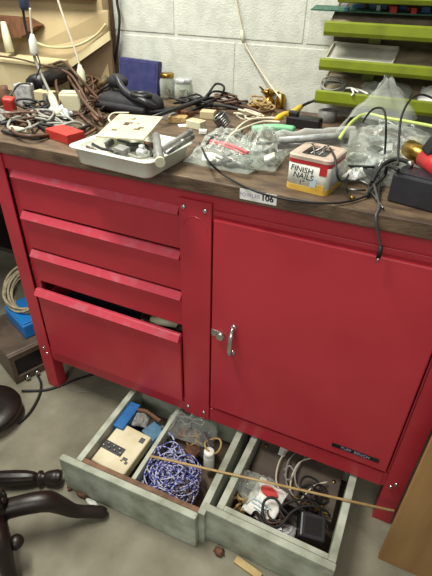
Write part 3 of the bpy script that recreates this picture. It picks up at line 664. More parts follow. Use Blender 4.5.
# cream small box on the left of the gun and one beneath
a = at(71, 108, z=TS); Mx = Matrix.Translation((a.x, a.y, 0)) @ Matrix.Rotation(rad(20), 4, 'Z')
t = thing('cream_case', 'pale yellow green plastic case beneath the black tool', 'case', (a.x, a.y, T))
a = at(72, 103, z=T + .02)
MB().box((a.x, a.y, T + .024), (.06, .042, .048), (0, 0, rad(24)), .005).obj('case_body', CREAM, t)
MB().box((a.x, a.y, T + .0495), (.052, .034, .003), (0, 0, rad(24)), .001).obj('case_lid', CREAM, t)
a = at(26, 98, z=TS + .02); tag(MB().box((a.x, a.y, TS + .03), (.05, .03, .06), (0, 0, .3), .004).obj('white_block', SILV), 'white speckled block left of the black tool stem', 'block')
a = at(44, 100, z=TS + .02); tag(MB().box((a.x, a.y + .01, TS + .022), (.06, .03, .044), (0, 0, .1), .003).obj('yellow_carton', TANL), 'pale yellow carton behind the black tool stem', 'carton')
a = at(10, 106, z=TS + .02)
t = thing('red_clamp', 'red clamp with wire arm at the far left of the bench', 'clamp', (a.x, a.y, TS))
MB().box((a.x, a.y, TS + .022), (.03, .025, .044), (.2, .1, .4), .005).obj('grip', REDPL, t)
MB().tube(smooth_path([a + Vector((0, 0, .02)), at(14, 90, z=.91), at(20, 84, z=.93), at(30, 84, z=.925)]), .0025, 8).obj('arm', GRYD, t, True)
a = at(5, 95, z=TS + .03); tag(MB().lathe([(.02, 0), (.021, .03), (.012, .045), (.012, .055)], (a.x, a.y, TS), 16).obj('brown_bottle', RUST, smooth=True), 'small brown bottle behind the red clamp', 'bottle')

# hanging cords with plugs
def plug(t, a, b_, r, m, name='plug'):
    a, b_ = Vector(a), Vector(b_); d = (b_ - a)
    MB().tube([a, a + d * .12, a + d * .3, a + d * .85, b_], [r * .45, r * .6, r, r, r * .8], 12).obj(name, m, t, True)
t = thing('extension_cable', 'cord with a blue black connector hanging down at the upper left', 'cord', at(57, 115, z=TS))
P = lambda u, v, y: at(u, v, y=y)
plug(t, P(22, -14, .3), P(25, 10, .3), .013, mat('blue_black_plastic', (44, 56, 82), .4), 'connector')
MB().tube(smooth_path([P(23, 8, .3), P(25, 24, .3), P(29, 40, .3), P(32, 48, .3)]), .0034, 8).obj('cord', RUBBER, t, True)
MB().tube(smooth_path([P(30, 8, .3), P(31, 24, .3), P(33, 42, .3)]), .0028, 8).obj('cord', WCORD, t, True)
plug(t, P(32, 34, .3), P(34.5, 55, .3), .011, WHITEP)
MB().tube(smooth_path([P(34, 54, .3), P(36, 62, .3), P(44, 80, .29), P(51, 95, .28)]), .0042, 8).obj('cord', GCORD, t, True)
MB().tube(smooth_path([P(37, 54, .3), P(40, 66, .29), P(36, 78, .28)]), .002, 8).obj('cord', RUBBER, t, True)
plug(t, P(50, 92, .28), at(58, 115, z=TS + .02), .011, CREAM)
t = thing('extension_cable', 'pale cord with a white inline plug hanging in front of the tan box', 'cord', at(84, 90, z=TS))
MB().tube(smooth_path([P(54, -20, .35), P(58, 0, .35), P(68, 30, .35), P(77, 56, .35), P(80, 68, .35)]), .003, 8).obj('cord', WCORD, t, True)
plug(t, P(79.5, 65, .35), P(83, 85, .34), .011, CREAM)
MB().tube(smooth_path([P(83, 84, .34), at(85, 94, z=T + .03), at(92, 104, z=T + .012), at(96, 116, z=T + .008)]), .003, 8).obj('cord', BCORD, t, True)
t = thing('extension_cable', 'thin white cord hanging down the block wall to the brass parts', 'cord', at(280, 100, z=T))
MB().tube(smooth_path([P(232, -20, .606), P(236, 0, .606), P(242, 30, .606), P(243, 40, .604), P(255, 62, .598), P(268, 82, .585), P(281, 99, .55)]), .0024, 8).obj('cord', WCORD, t, True)
MB().tube([P(241.5, 30, .605), P(243.5, 43, .603)], .0045, 10).obj('splice', WCORD, t, True)
# tangled cords on left
q = random.Random(12)
specs = [
 ([(0, 116), (16, 112), (40, 114), (70, 116), (95, 110), (102, 118)], .0042, BCORD, 'brown cord sweeping along the back of the left tangle'),
 ([(0, 124), (20, 120), (36, 124), (48, 130), (70, 132), (92, 124)], .004, RUBBER, 'black cord in the middle of the left tangle'),
 ([(3, 120), (14, 116), (24, 118), (30, 126), (18, 131), (8, 127), (14, 118), (34, 116)], .0034, GCORD, 'grey cord looped at the far left'),
 ([(12, 122), (14, 132), (30, 136), (55, 134), (80, 128)], .004, BCORD, 'brown cord nearest the front of the left tangle'),
 ([(55, 112), (60, 100), (56, 84), (58, 72), (62, 66), (66, 72), (72, 84), (84, 96), (96, 100)], .0042, BCORD, 'brown cord looping high beside the black tool'),
 ([(60, 76), (64, 68), (70, 80), (78, 92), (88, 106), (98, 116), (102, 122)], .004, BCORD, 'brown cord running down to the tray from the black tool'),
 ([(0, 56), (14, 58), (28, 61), (46, 66), (58, 68)], .0026, BCORD, 'thin brown cord stretched across the tan box'),
 ([(86, 84), (92, 92), (96, 102), (92, 112), (98, 120), (106, 118)], .004, RUST, 'rust brown cord heap beside the black bag'),
 ([(30, 128), (44, 122), (58, 126), (74, 122), (84, 126), (78, 132)], .0036, GCORD, 'grey cord near the red box'),
]
for i, (pp, r, m, lab) in enumerate(specs):
    if i in (4, 5): zz = [.01, .03, .05, .06, .062, .06, .04, .02, .01]
    elif i == 6: zz = [.1] * 9
    else: zz = [.006 + .006 * ((k + i) % 3) for k in range(12)]
    cord('power_cable', [at(u, v, z=T + zz[k]) for k, (u, v) in enumerate(pp)] if i != 6 else [at(u, v, y=.385) for u, v in pp], r, m, lab, 'cord', 'cords in the left tangle')
a = at(18, 129, z=T); tag(MB().tube([at(11, 128, z=T + .008), at(28, 131, z=T + .008)], .006, 10).obj('cream_stick', CREAM), 'short cream stick lying among the cords at the left', 'stick')
a = at(60, 119, z=T); tag(bag((a.x, a.y, T + .004), (1, .2, 0), (-.2, 1, 0), .07, .045, .035, 52, .4).obj('foil_packet', SILV, smooth=True), 'crinkled silver packet lying before the cream plug on the left', 'packet')
a = at(6, 122, z=T); tag(bag((a.x - .01, a.y, T + .004), (1, 0, 0), (0, 1, 0), .07, .05, .03, 54, .4).obj('grey_rag', GRYM, smooth=True), 'crumpled grey rag at the far left front of the bench', 'rag')
# wooden spool/handle bits between cords and bag
a = at(97, 88, z=T + .01); b_ = at(108, 78, z=T + .04); tag(MB().tube([a, a.lerp(b_, .4), b_], [.006, .01, .012], 10).obj('olive_tool', mat('olive_wood', (96, 86, 50), .6, 0, (74, 66, 40), 30), smooth=True), 'olive brown handle leaning left of the black bag', 'handle')
a = at(86, 100, z=T); tag(MB().lathe([(.012, 0), (.016, .004), (.013, .02), (.018, .028), (.01, .034)], (a.x, a.y, T), 14).obj('rusty_fitting', RUST, smooth=True), 'rusty fitting between the cords and the black bag', 'fitting')

# ------------------------------------------------------------------ middle clutter
a = at(196, 124, z=T + .01)
t = thing('cream_carton', 'small cream carton lying open behind the plastic bags', 'carton', (a.x, a.y, T))
MB().box((a.x, a.y, T + .010), (.045, .028, .020), (0, 0, -.15), .002).obj('carton_body', CREAM, t)
MB().box((a.x, a.y, T + .0206), (.034, .018, .0012), (0, 0, -.15)).obj('window_print', TANL, t)
a = at(203, 132, z=T + .004); tag(MB().box((a.x, a.y, T + .005), (.02, .016, .01), (0, 0, .4), .002).obj('white_cube', WHITEP), 'small white cube in front of the cream carton', 'cube')
cpos = at(222, 120, z=T + .018); Mc = frame(cpos, (.6, .4, .55), (-.5, .8, 0))
m_ = MB()
for k in range(5): m_.tube([Mc @ Vector((.017 * math.cos(x) , .017 * math.sin(x), .006 * k - .012)) for x in [2 * PI * i / 20 for i in range(20)]], .0032, 7, closed=True)
tag(m_.obj('spring_coil', STEEL, smooth=True), 'shiny steel coil standing behind the plastic bags', 'coil')
for i, (pp, zz, r, m, lab) in enumerate((
 ([(196, 108), (208, 94), (216, 84), (224, 87), (220, 97), (206, 100)], [.005, .03, .055, .06, .03, .004], .0035, RUBBER, 'black cable rising in a loop against the wall'),
 ([(205, 102), (212, 92), (226, 93), (236, 98), (240, 106), (228, 108)], [.01, .05, .04, .03, .01, .005], .0033, RUBBER, 'black cable arching right of the tall loop'),
 ([(190, 112), (205, 106), (225, 106), (250, 112), (262, 116)], [.006, .012, .02, .012, .006], .0045, RUBBER, 'thick black cable along the foot of the wall'),
 ([(232, 104), (250, 108), (262, 112), (274, 110)], [.01, .016, .012, .012], .004, BCORD, 'brown cable before the brass parts'),
 ([(150, 112), (172, 110), (190, 104), (205, 100)], [.02, .02, .015, .02], .004, RUBBER, 'black cable from the bag strap to the jars'),
 ([(232, 138), (238, 128), (250, 120), (268, 118), (284, 118), (292, 110)], [.02, .02, .018, .016, .02, .02], .0034, WCORD, 'white cord arching over the plastic bags'),
 ([(222, 150), (230, 136), (240, 130), (262, 122), (280, 122)], [.012, .03, .03, .02, .02], .003, WCORD, 'white cord lying left of the yellow connector'),
 ([(200, 143), (208, 160), (220, 172), (236, 182), (258, 192), (290, 200), (322, 203), (345, 202), (366, 196), (384, 186)], [.03, .04, .012, .005, .005, .005, .005, .005, .005, .006], .0021, RUBBER, 'black cord running along the front of the wooden top'),
 ([(206, 146), (214, 136), (226, 134), (236, 136), (244, 128)], [.02, .02, .022, .02, .02], .0032, RUBBER, 'black cord crossing behind the clear bags'))):
    cord('loose_cable', [at(u, v, z=T + zz[k]) for k, (u, v) in enumerate(pp)], r, m, lab, 'cable')
# more scrap between bag, jars and wall
def bit(name, u, v, dz, size, rz, m, label, cat, bev=.002, tilt=0):
    q = at(u, v, z=T); return tag(MB().box((q.x, q.y, T + dz + size[2] / 2), size, (tilt, 0, rz), bev).obj(name, m), label, cat)
bit('brown_batten', 176, 113, 0, (.12, .022, .012), -.2, BROWNW, 'brown wooden batten lying in front of the jars', 'batten')
bit('black_tray', 160, 113, 0, (.09, .05, .014), .1, BLACK, 'black plastic tray between the ivory plate and the navy case', 'tray')
bit('tan_block', 178, 122, 0, (.05, .03, .016), .3, TANC, 'tan block behind the grey tubes of the white tray', 'block')
bit('grey_switch', 170, 120, 0, (.035, .025, .02), -.3, GRYM, 'grey switch box behind the ivory cover plate', 'switch')
bit('rusty_plate', 205, 112, 0, (.07, .04, .006), .5, RUST, 'rusty flat plate behind the cream carton', 'plate')
bit('pale_tag', 186, 126, 0, (.04, .02, .003), .7, PAPER, 'pale paper tag beside the cream carton', 'tag', .0008)
bit('dark_block', 240, 108, 0, (.06, .03, .018), -.1, GRYD, 'dark grey block between the steel coil and the brass nut', 'block')
bit('tan_tube_holder', 208, 118, 0, (.04, .03, .02), .2, TANL, 'small tan holder left of the steel coil', 'holder')
bit('brass_strip', 256, 117, 0, (.06, .01, .008), .3, BRASS, 'brass strip under the white cords before the brass valve', 'strip', .001)
for i, (u, v, rx_, ry_, rz_, n_, r_, m, lab) in enumerate((
 (190, 108, .10, .05, .03, 60, .0028, RUBBER, 'black wire tangle at the foot of the jars'),
 (228, 108, .09, .045, .03, 60, .003, BCORD, 'brown wire tangle by the wall right of the steel coil'),
 (262, 113, .07, .04, .03, 50, .0028, TANC, 'tan wire tangle around the brass valve'),
 (246, 120, .07, .03, .025, 40, .0026, WCORD, 'white wire tangle left of the yellow connectors'),
 (88, 116, .045, .06, .04, 40, .0028, BCORD, 'brown wire tangle left of the ivory cover plate'),
 (92, 94, .04, .07, .05, 44, .0028, RUST, 'rust brown wire tangle left of the black bag'),
 (22, 122, .09, .06, .03, 70, .0032, BCORD, 'brown wire tangle at the far left of the worktop'),
 (52, 126, .09, .05, .025, 60, .003, GCORD, 'grey wire tangle behind the flat red box'),
 (40, 116, .10, .05, .03, 60, .0032, RUBBER, 'black wire tangle in front of the white block'),
 (372, 178, .06, .05, .035, 50, .0026, RUBBER, 'black wire tangle left of the charcoal adapter'))):
    q = at(u, v, z=T); cord('wire_tangle', tangle((q.x, min(q.y, .53), T + .004), rx_ * .75, ry_ * .75, rz_, n_, 90 + i), r_, m, lab, 'wire', None, None, 3, 6)
for i, (pp, r, m, lab) in enumerate((
 ([(62, 70, .09), (72, 76, .08), (82, 92, .05), (90, 106, .02), (96, 120, .01)], .004, BCORD, 'brown cable sloping from the black tool to the tray corner'),
 ([(54, 64, .1), (64, 62, .11), (76, 74, .09), (90, 90, .05), (104, 104, .015)], .0042, BCORD, 'brown cable arching over the black tool toward the bag'),
 ([(0, 108, .012), (14, 104, .02), (28, 108, .012), (44, 106, .012), (62, 112, .012)], .004, BCORD, 'brown cable running behind the red clamp'),
 ([(2, 131, .006), (20, 136, .006), (42, 138, .006), (58, 128, .008), (40, 124, .01)], .0038, RUBBER, 'black cable nearest the left front edge of the worktop'),
 ([(96, 96, .02), (104, 88, .05), (112, 84, .06), (110, 100, .03), (98, 112, .01)], .004, RUBBER, 'black cable looping up at the left end of the black bag'),
 ([(78, 112, .01), (88, 122, .01), (96, 128, .01), (84, 136, .008)], .0034, RUST, 'rust brown cable beside the left rim of the white tray'))):
    cord('slack_cable', [at(u, v, z=T + z_) for u, v, z_ in pp], r, m, lab, 'cable')
a, b_ = at(150, 118, z=T + .03), at(208, 98, z=T + .03)
tag(MB().tube([a, a.lerp(b_, .5), b_], [.004, .006, .006], 10).obj('black_wand', BLACK, smooth=True), 'straight black wand lying from the ivory plate to the jars', 'wand')
# brass parts
t = thing('brass_valve', 'brass valve fitting with spiked wheel near the wall', 'valve', at(268, 108, z=T))
a = at(268, 106, z=T); a.z = T
MB().lathe([(.016, 0), (.02, .004), (.02, .018), (.012, .022), (.012, .036), (.017, .038), (.017, .044), (.006, .048)], a, 20).obj('valve_body', BRASS, t, True)
m_ = MB()
for k in range(9):
    an = 2 * PI * k / 9; m_.tube([a + Vector((0, 0, .03)), a + Vector((.03 * math.cos(an), .03 * math.sin(an), .045 + .01 * (k % 2)))], [.005, .0025], 6)
m_.obj('spoked_wheel', BRASS, t)
a = at(280, 108, z=T); tag(MB().lathe([(.012, 0), (.014, .003), (.014, .03), (.010, .034), (.010, .04)], (a.x, a.y, T), 18).obj('brass_bushing', BRASS, smooth=True), 'round brass bushing right of the brass valve', 'bushing')
a = at(255, 112, z=T); tag(MB().lathe([(.01, 0), (.013, .003), (.013, .02), (.006, .024)], (a.x, a.y, T), 6).obj('brass_nut', BRASS), 'brass hex nut left of the brass valve', 'nut')
for i, (u1, v1, u2, v2, lab) in enumerate(((276, 119, 289, 113, 'yellow cable connector under the white cord'), (289, 116, 302, 106, 'yellow cable connector with black tail toward the rack'))):
    a, b_ = at(u1, v1, z=T + .022), at(u2, v2, z=T + .024); t = thing('yellow_connector', lab, 'connector', a, 'yellow connectors')
    MB().tube([a, a.lerp(b_, .3), a.lerp(b_, .7), b_], [.006, .009, .009, .006], 10).obj('shell', YELP, t, True)
    if i: MB().tube(smooth_path([b_, at(308, 103, z=T + .04), at(316, 100, z=T + .05)]), .004, 8).obj('tail', RUBBER, t, True)
a = at(304, 124, z=T + .01); 
t = thing('black_plug', 'flat black plug box in front of the grey tape roll', 'plug', (a.x, a.y, T))
MB().box((a.x, a.y, T + .014), (.09, .035, .028), (0, 0, -.05), .004).obj('plug_body', BLACK, t)
MB().box((a.x - .03, a.y, T + .033), (.026, .02, .012), (0, 0, -.05), .003).obj('switch', BLACK, t)

# ------------------------------------------------------------------ plastic bags in the middle
def bag_thing(label, c, ex, ey, L, W_, H, seed, m, strips=(), fill=None, nf=10, fs=.03, name='plastic_bag'):
    t = thing(name, label, 'bag', c)
    bag(c, ex, ey, L, W_, H, seed, .5, 30).obj('film', m, t, True)
    exn, eyn = Vector(ex).normalized(), Vector(ey).normalized(); ez = exn.cross(eyn)
    for (p0, p1, w_, mm_) in strips:
        A = Vector(c) + exn * p0[0] + eyn * p0[1] + ez * p0[2]; B = Vector(c) + exn * p1[0] + eyn * p1[1] + ez * p1[2]
        mid = A.lerp(B, .5) + ez * .004
        MB().tube(smooth_path([A, mid, B], 6), w_, 8).obj('zip_strip', mm_, t, True)
    if fill:
        q = random.Random(seed)
        for k in range(nf):
            p = Vector(c) + exn * q.uniform(-.34, .34) * L + eyn * q.uniform(-.3, .3) * W_ + ez * q.uniform(.12, .45) * H
            MB().box(p, (fs * q.uniform(.5, 1.2), fs * q.uniform(.3, .8), fs * .15), (q.uniform(-.5, .5), q.uniform(-.5, .5), q.uniform(0, 3)), .001).obj('metal_insert', fill[k % len(fill)], t)
    return t
c = at(228, 164, z=T); c.z = T + .003
bag_thing('clear zip bag with a red zip strip lying at the front of the bench', c, (1, -.12, 0), (.12, 1, 0), .15, .115, .05, 61, BAG, [((-.05, .01, .034), (.055, -.018, .036), .0035, REDZ), ((-.048, .002, .032), (.05, -.026, .034), .002, REDZ)], (SILV, GRYM, WHITEP, STEEL), 12, .032)
c = at(262, 160, z=T); c.z = T + .003
bag_thing('clear plastic bag with green top strip behind the nail tin', c, (1, .05, 0), (-.05, 1, 0), .10, .16, .065, 65, BAG, [((-.04, .045, .046), (.05, .055, .054), .008, GREENP), ((-.038, .056, .044), (.05, .066, .05), .007, GREENP)], (SILV, WHITEP, GRYM), 9, .034)
c = at(225, 145, z=T); c.z = T + .003
bag_thing('flat clear bag lying behind the red zip bag', c, (1, .3, 0), (-.3, 1, 0), .10, .08, .035, 67, BAG, (), (GRYM, STEEL), 5, .03)
# clear tube
a, b_ = at(276, 142, z=T + .062), at(352, 136, z=T + .075)
t = thing('plastic_tube', 'clear rolled plastic sleeve lying behind the nail tin', 'tube', ((a.x + b_.x) / 2, (a.y + b_.y) / 2, T + .03))
m_ = MB(); m_.tube([a.lerp(b_, k / 10) + Vector((0, 0, .002 * math.sin(k * 1.7))) for k in range(11)], [.019 + .002 * math.sin(k * 2.1) for k in range(11)], 20, cap=False); m_.obj('sleeve', TUBEF, t, True)
REFLG = mat('reflection_grey', (48, 45, 42), .25)
for o1, o2 in (((0, -.006, -.008), (0, -.004, -.008)), ((0, .006, -.002), (0, .004, -.006)), ((0, -.002, .004), (0, .0, .003))):  # strips painted as the sleeve's dark reflections and pale highlights
    MB().tube([a.lerp(b_, .04) + Vector(o1), a.lerp(b_, .5) + Vector(o1), a.lerp(b_, .95) + Vector(o2)], .0058, 8).obj('reflection_strip', REFLG if o1[2] < 0 else SILV, t, True)

# ------------------------------------------------------------------ nail tin
fl_, fr_ = at(285, 187, z=T), at(326, 197, z=T)
exv = (fr_ - fl_); exv.z = 0; tw = exv.length; exn = exv.normalized(); eyn = Vector((-exn.y, exn.x, 0)); td = .085; th = .064
ctr = (fl_ + fr_) / 2 + eyn * td / 2; ctr.z = T
Mn = frame(ctr, exn, eyn)
t = thing('nail_tin', 'white and red tin hand lettered FINISH NAILS with an open pink top', 'tin', ctr)
def ring(name, z0, z1, e, m, p=t, r=.010):
    q = MB(); loft(q, [rrect(tw / 2 + e, td / 2 + e, r, z0), rrect(tw / 2 + e, td / 2 + e, r, z1)], Mn, False, False); return q
q = MB(); loft(q, [rrect(tw / 2, td / 2, .01, 0), rrect(tw / 2, td / 2, .01, th - .004), rrect(tw / 2 - .001, td / 2 - .001, .009, th - .004), rrect(tw / 2 - .001, td / 2 - .001, .009, .001)], Mn); q.obj('tin_body', TINW, t, True)
def band(name, z0, z1, m):
    q = MB(); e = .0005; loft(q, [rrect(tw / 2, td / 2, .01, z0), rrect(tw / 2 + e, td / 2 + e, .0105, z0), rrect(tw / 2 + e, td / 2 + e, .0105, z1), rrect(tw / 2, td / 2, .01, z1)], Mn, False, False); q.obj(name, m, t)
band('yellow_band', 0.0, .010, TINY); band('red_band', .0505, .058, TINR)
q = MB(); q.box((tw / 2 - .012, -td / 2 - .0004, .0435), (.014, .0006, .015)); q.bm.transform(Mn); q.obj('red_patch', TINR, t)
q = MB(); q.box((tw / 2 - .015, -td / 2 - .0004, .013), (.016, .0006, .010)); q.bm.transform(Mn); q.obj('yellow_patch', TINY, t)
q = MB(); q.box((tw / 2 - .028, -td / 2 - .0004, .02), (.012, .0006, .016)); q.bm.transform(Mn); q.obj('blue_print', BLUEINK, t)
q = MB(); q.box((tw / 2 + .0004, 0, .028), (.0006, .02, .024)); q.bm.transform(Mn); q.obj('blue_print', BLUEINK, t)
# lid: pink rim, open hatch
q = MB(); e = .0012
loft(q, [rrect(tw / 2 + e, td / 2 + e, .011, .058), rrect(tw / 2 + e, td / 2 + e, .011, th), rrect(tw / 2 - .002, td / 2 - .002, .01, th + .002), rrect(tw / 2 - .018, td / 2 - .014, .006, th + .001), rrect(tw / 2 - .018, td / 2 - .014, .006, th - .004), rrect(tw / 2 - .0, td / 2 - .0, .01, .058)], Mn, False, False); q.obj('lid', PINK, t, False)
q = MB().b(-.02, .022, -.014, .014, th - .012, th - .009); q.bm.transform(Mn); q.obj('inner_tray', GRYD, t)
MF = Mn @ Matrix.Translation((0, -td / 2 - .0006, 0)) @ Matrix.Rotation(PI / 2, 4, 'X')
for s_, x, y, sz in (('FINISH', -.012, .0405, .0150), ('NAILS', -.008, .0285, .0150), ('1"', -.010, .0165, .0125)): text_mesh('lettering', s_, sz, INK, MF @ Matrix.Translation((x, y, 0)) @ Matrix.Rotation(-.05, 4, 'Z'), t, .0002, shear=.1)
for k, (x, y, an) in enumerate(((-.002, .0, .3), (.008, .004, 1.2), (-.008, -.004, 2.2))):
    o = MB().tube([(x - .012 * math.cos(an), y - .010 * math.sin(an), th + .001 - .006), (x + .012 * math.cos(an), y + .010 * math.sin(an), th + .010)], .0016, 7).lathe([(.003, 0), (.003, .001)], (x + .012 * math.cos(an), y + .010 * math.sin(an), th + .010), 10)
    o.bm.transform(Mn); tag(o.obj('finish_nail', STEEL), ('steel nail poking from the middle of the nail tin', 'steel nail at the right of the opening in the nail tin', 'steel nail at the left of the opening in the nail tin')[k], 'nail', 'nails in the tin')

# ------------------------------------------------------------------ big zip bag and adapter at the right
c = at(372, 150, z=T); c = Vector((.915, .21, T + .021))
bag_thing('large clear zip bag of screws and clips with lime zip strip', c, (1, .1, 0), (-.1, .8, .18), .19, .20, .055, 71, BAG, (), (SILV, WHITEP, GRYM, TANL, STEEL), 16, .036)
zb_ = [(340, 138), (352, 122), (366, 114), (386, 118), (410, 122), (436, 127)]
o = cord('lime_zip_strip', [at(u, v, z=T + .088) for u, v in zb_], .0045, LIMEZ, 'lime zip closure of the upright clear sheet at the right', 'zip')
t = thing('zip_bag', 'upright clear bag with a lime zip edge leaning before the lime rack', 'bag', (.92, .36, T))
Q = [at(338, 165, z=T + .012), at(436, 168, z=T + .012)]
top = [at(u, v, z=T + .085) for u, v in zb_]
bpy.data.objects.remove(o)
m_ = MB(); n = 24; tops = smooth_path(top, 5); K = len(tops); g = {}
from mathutils import noise
for i in range(K):
    bt = Q[0].lerp(Q[1], i / (K - 1))
    for j in range(13):
        p = tops[i].lerp(bt, j / 12); nn = noise.noise_vector(Vector((i * .25, j * .35, 3))) * .012 * math.sin(PI * j / 12); g[i, j] = m_.bm.verts.new(p + nn)
for i in range(K - 1):
    for j in range(12): m_.bm.faces.new((g[i, j], g[i + 1, j], g[i + 1, j + 1], g[i, j + 1]))
m_.obj('film', BAG, t, True)
MB().tube(tops, .0034, 8).obj('zip_strip', LIMEZ, t, True)
# peak of film standing up against the rack
t = thing('plastic_bag', 'pointed clear bag standing against the lowest lime tray', 'bag', (.84, .43, T))
m_ = MB(); A_ = at(388, 76, y=.475); 
base = [at(330, 140, z=T + .03), at(352, 118, z=T + .08), at(402, 122, z=T + .08), at(420, 118, z=T + .07)]
bs = smooth_path(base, 6); g = {}
for i in range(len(bs)):
    for j in range(9):
        p = bs[i].lerp(A_, j / 8.2); g[i, j] = m_.bm.verts.new(p + noise.noise_vector(Vector((i * .4, j * .5, 8))) * .012)
for i in range(len(bs) - 1):
    for j in range(8): m_.bm.faces.new((g[i, j], g[i + 1, j], g[i + 1, j + 1], g[i, j + 1]))
m_.obj('film', BAG, t, True)
# screws and clips in front of it
for u, v, an, lab in ((357, 190, .4, 'steel screw lying in front of the white paper scrap'), (370, 190, 1.9, 'steel screw lying at the left of the hanging dark cord'), (363, 182, 2.6, 'steel screw lying against the crinkled silver packet')):
    a = at(u, v, z=T + .006); d = Vector((math.cos(an), math.sin(an), 0)) * .016
    t = thing('loose_screw', lab, 'screw', a, 'loose screws by the adapter')
    MB().tube([a - d, a + d], [.003, .002], 8).obj('shank', STEEL, t, True); MB().tube([a + d * -1.12, a - d * .95], [.0055, .0045], 8).obj('head', STEEL, t)
m_ = bag(at(366, 168, z=T + .004), (1, .5, 0), (-.5, 1, 0), .07, .09, .03, 77, .5)
tag(m_.obj('foil_packet', SILV, smooth=True), 'crinkled silver packet between the nail tin and the black adapter', 'packet')
m_ = bag(at(354, 178, z=T + .004), (1, -.5, 0), (.5, 1, 0), .03, .045, .02, 78, .5)
tag(m_.obj('paper_scrap', PAPER, smooth=True), 'white paper scrap right of the nail tin', 'paper')
a = at(349, 172, z=T); tag(MB().lathe([(.006, 0), (.007, .002), (.007, .012), (.004, .014)], (a.x + .004, a.y, T), 14).obj('bottle_stopper', YELP, smooth=True), 'small yellow cap right of the nail tin', 'cap')
a = at(352, 199, z=T); tag(MB().lathe([(.004, 0), (.005, .001), (.005, .005), (.003, .006)], (a.x, a.y, T), 12).obj('brass_ferrule', BRASS, smooth=True), 'tiny brass ferrule on the cord at the front of the bench', 'ferrule')
# black adapter
al, ar = at(386, 201, z=T), at(434, 214, z=T); exv = (ar - al); exv.z = 0; exn = exv.normalized(); eyn = Vector((-exn.y, exn.x, 0)); aw = exv.length + .006; ad = .055; ah = .052
ctr = al + exn * aw / 2 + eyn * ad / 2; Ma = frame((ctr.x, ctr.y, T), exn, eyn)
t = thing('adapter_box', 'charcoal plastic adapter box at the right front of the wooden top', 'adapter', (ctr.x, ctr.y, T))
q = MB().box((0, 0, ah / 2), (aw, ad, ah), bev=.004); q.bm.transform(Ma); q.obj('housing', CHAR, t)
q = MB().box((0, 0, ah + .001), (aw - .012, ad - .012, .003), bev=.001); q.bm.transform(Ma); q.obj('top_plate', CHAR, t)
q = MB().tube([(-aw / 2 + .015, .012, ah), (-aw / 2 + .015, .012, ah + .014)], .0055, 12); q.bm.transform(Ma); q.obj('terminal', STEEL, t, True)
# gold and red cylinder
a, b_ = at(409, 148, z=T + .062), at(436, 166, z=T + .066)
t = thing('gold_canister', 'gold cylinder with a red label resting on the black adapter', 'canister', a)
d = b_ - a
MB().tube([a, a + d * .03, a + d * .62], [.0145, .0165, .0165], 22).obj('gold_body', BRASS, t, True); MB().tube([a + d * .62, a + d * 1.3], .0166, 22).obj('red_label', TINR, t, True)
a = at(430, 150, z=T + .085); tag(MB().box(a + Vector((.012, .01, 0)), (.04, .03, .03), (.2, .4, .6), .004).obj('black_grip', BLACK), 'black grip behind the gold cylinder at the right edge', 'grip')
a = at(436, 150, z=T + .03); tag(MB().box((a.x + .02, a.y, T + .042), (.08, .06, .082), (0, 0, .2), .004).obj('black_case', CHAR), 'dark case behind the charcoal adapter at the right edge', 'case')
# cords at the right
cord('looped_cable', [at(u, v, z=T + zz) for u, v, zz in ((355, 144, .02), (362, 124, .07), (372, 110, .105), (383, 109, .115), (386, 124, .10), (385, 150, .05), (382, 172, .02), (379, 190, .008), (379, 205, .004))] , .0022, RUBBER, 'black cord arching over the zip bag beside the adapter', 'cord')
cord('looped_cable', [at(u, v, z=T + zz) for u, v, zz in ((398, 165, .07), (399, 140, .095), (402, 115, .12), (412, 98, .135), (424, 95, .13), (440, 102, .12))], .0022, RUBBER, 'black cord arching highest above the gold cylinder', 'cord')
cord('looped_cable', [at(u, v, z=T + zz) for u, v, zz in ((330, 148, .075), (335, 158, .075), (338, 178, .05), (345, 180, .02), (352, 168, .01))], .002, RUBBER, 'thin dark cord looped over the right end of the nail tin', 'cord')
cord('black_lead', [at(u, v, z=T + zz) for u, v, zz in ((372, 182, .012), (380, 168, .03), (392, 160, .05), (402, 160, .058), (412, 164, .062))], .0042, RUBBER, 'thick black lead coiled against the charcoal adapter', 'lead')
cord('black_lead', [at(u, v, z=T + zz) for u, v, zz in ((366, 196, .006), (374, 186, .01), (384, 176, .02), (388, 166, .045), (398, 170, .06))], .0036, RUBBER, 'black lead crossing in front of the charcoal adapter', 'lead')
# cable with plug tip hanging over the edge
t = thing('hanging_lead', 'dark cord with metal tip hanging over the front edge of the bench', 'cord', at(380, 200, z=T))
pe = at(379, 206, z=T + .004)
h = [at(374, 185, z=T + .012), pe, Vector((pe.x + .001, -.026, T - .004)), Vector((pe.x + .013, -.027, .82)), Vector((pe.x + .021, -.026, .80))]
MB().tube(smooth_path(h), .0024, 8).obj('cord', GRYD, t, True)
e_ = h[-1]; MB().tube([e_ + Vector((0, 0, .003)), e_ - Vector((0, 0, .02))], [.0036, .0042], 10).obj('sleeve', RUBBER, t, True)
MB().tube([e_ - Vector((0, 0, .02)), e_ - Vector((0, 0, .030))], .0022, 8).obj('tip', CHROME, t, True)
cord('steel_clip', [at(u, v, z=T + .006) for u, v in ((371, 192), (378, 201), (383, 208))], .0022, STEEL, 'slim steel clip lying by the hanging cord at the bench edge', 'clip')

# ------------------------------------------------------------------ left floor area: radio, blue case, coil, table
fb = at(16, 384, z=0); rot_ = rad(68)
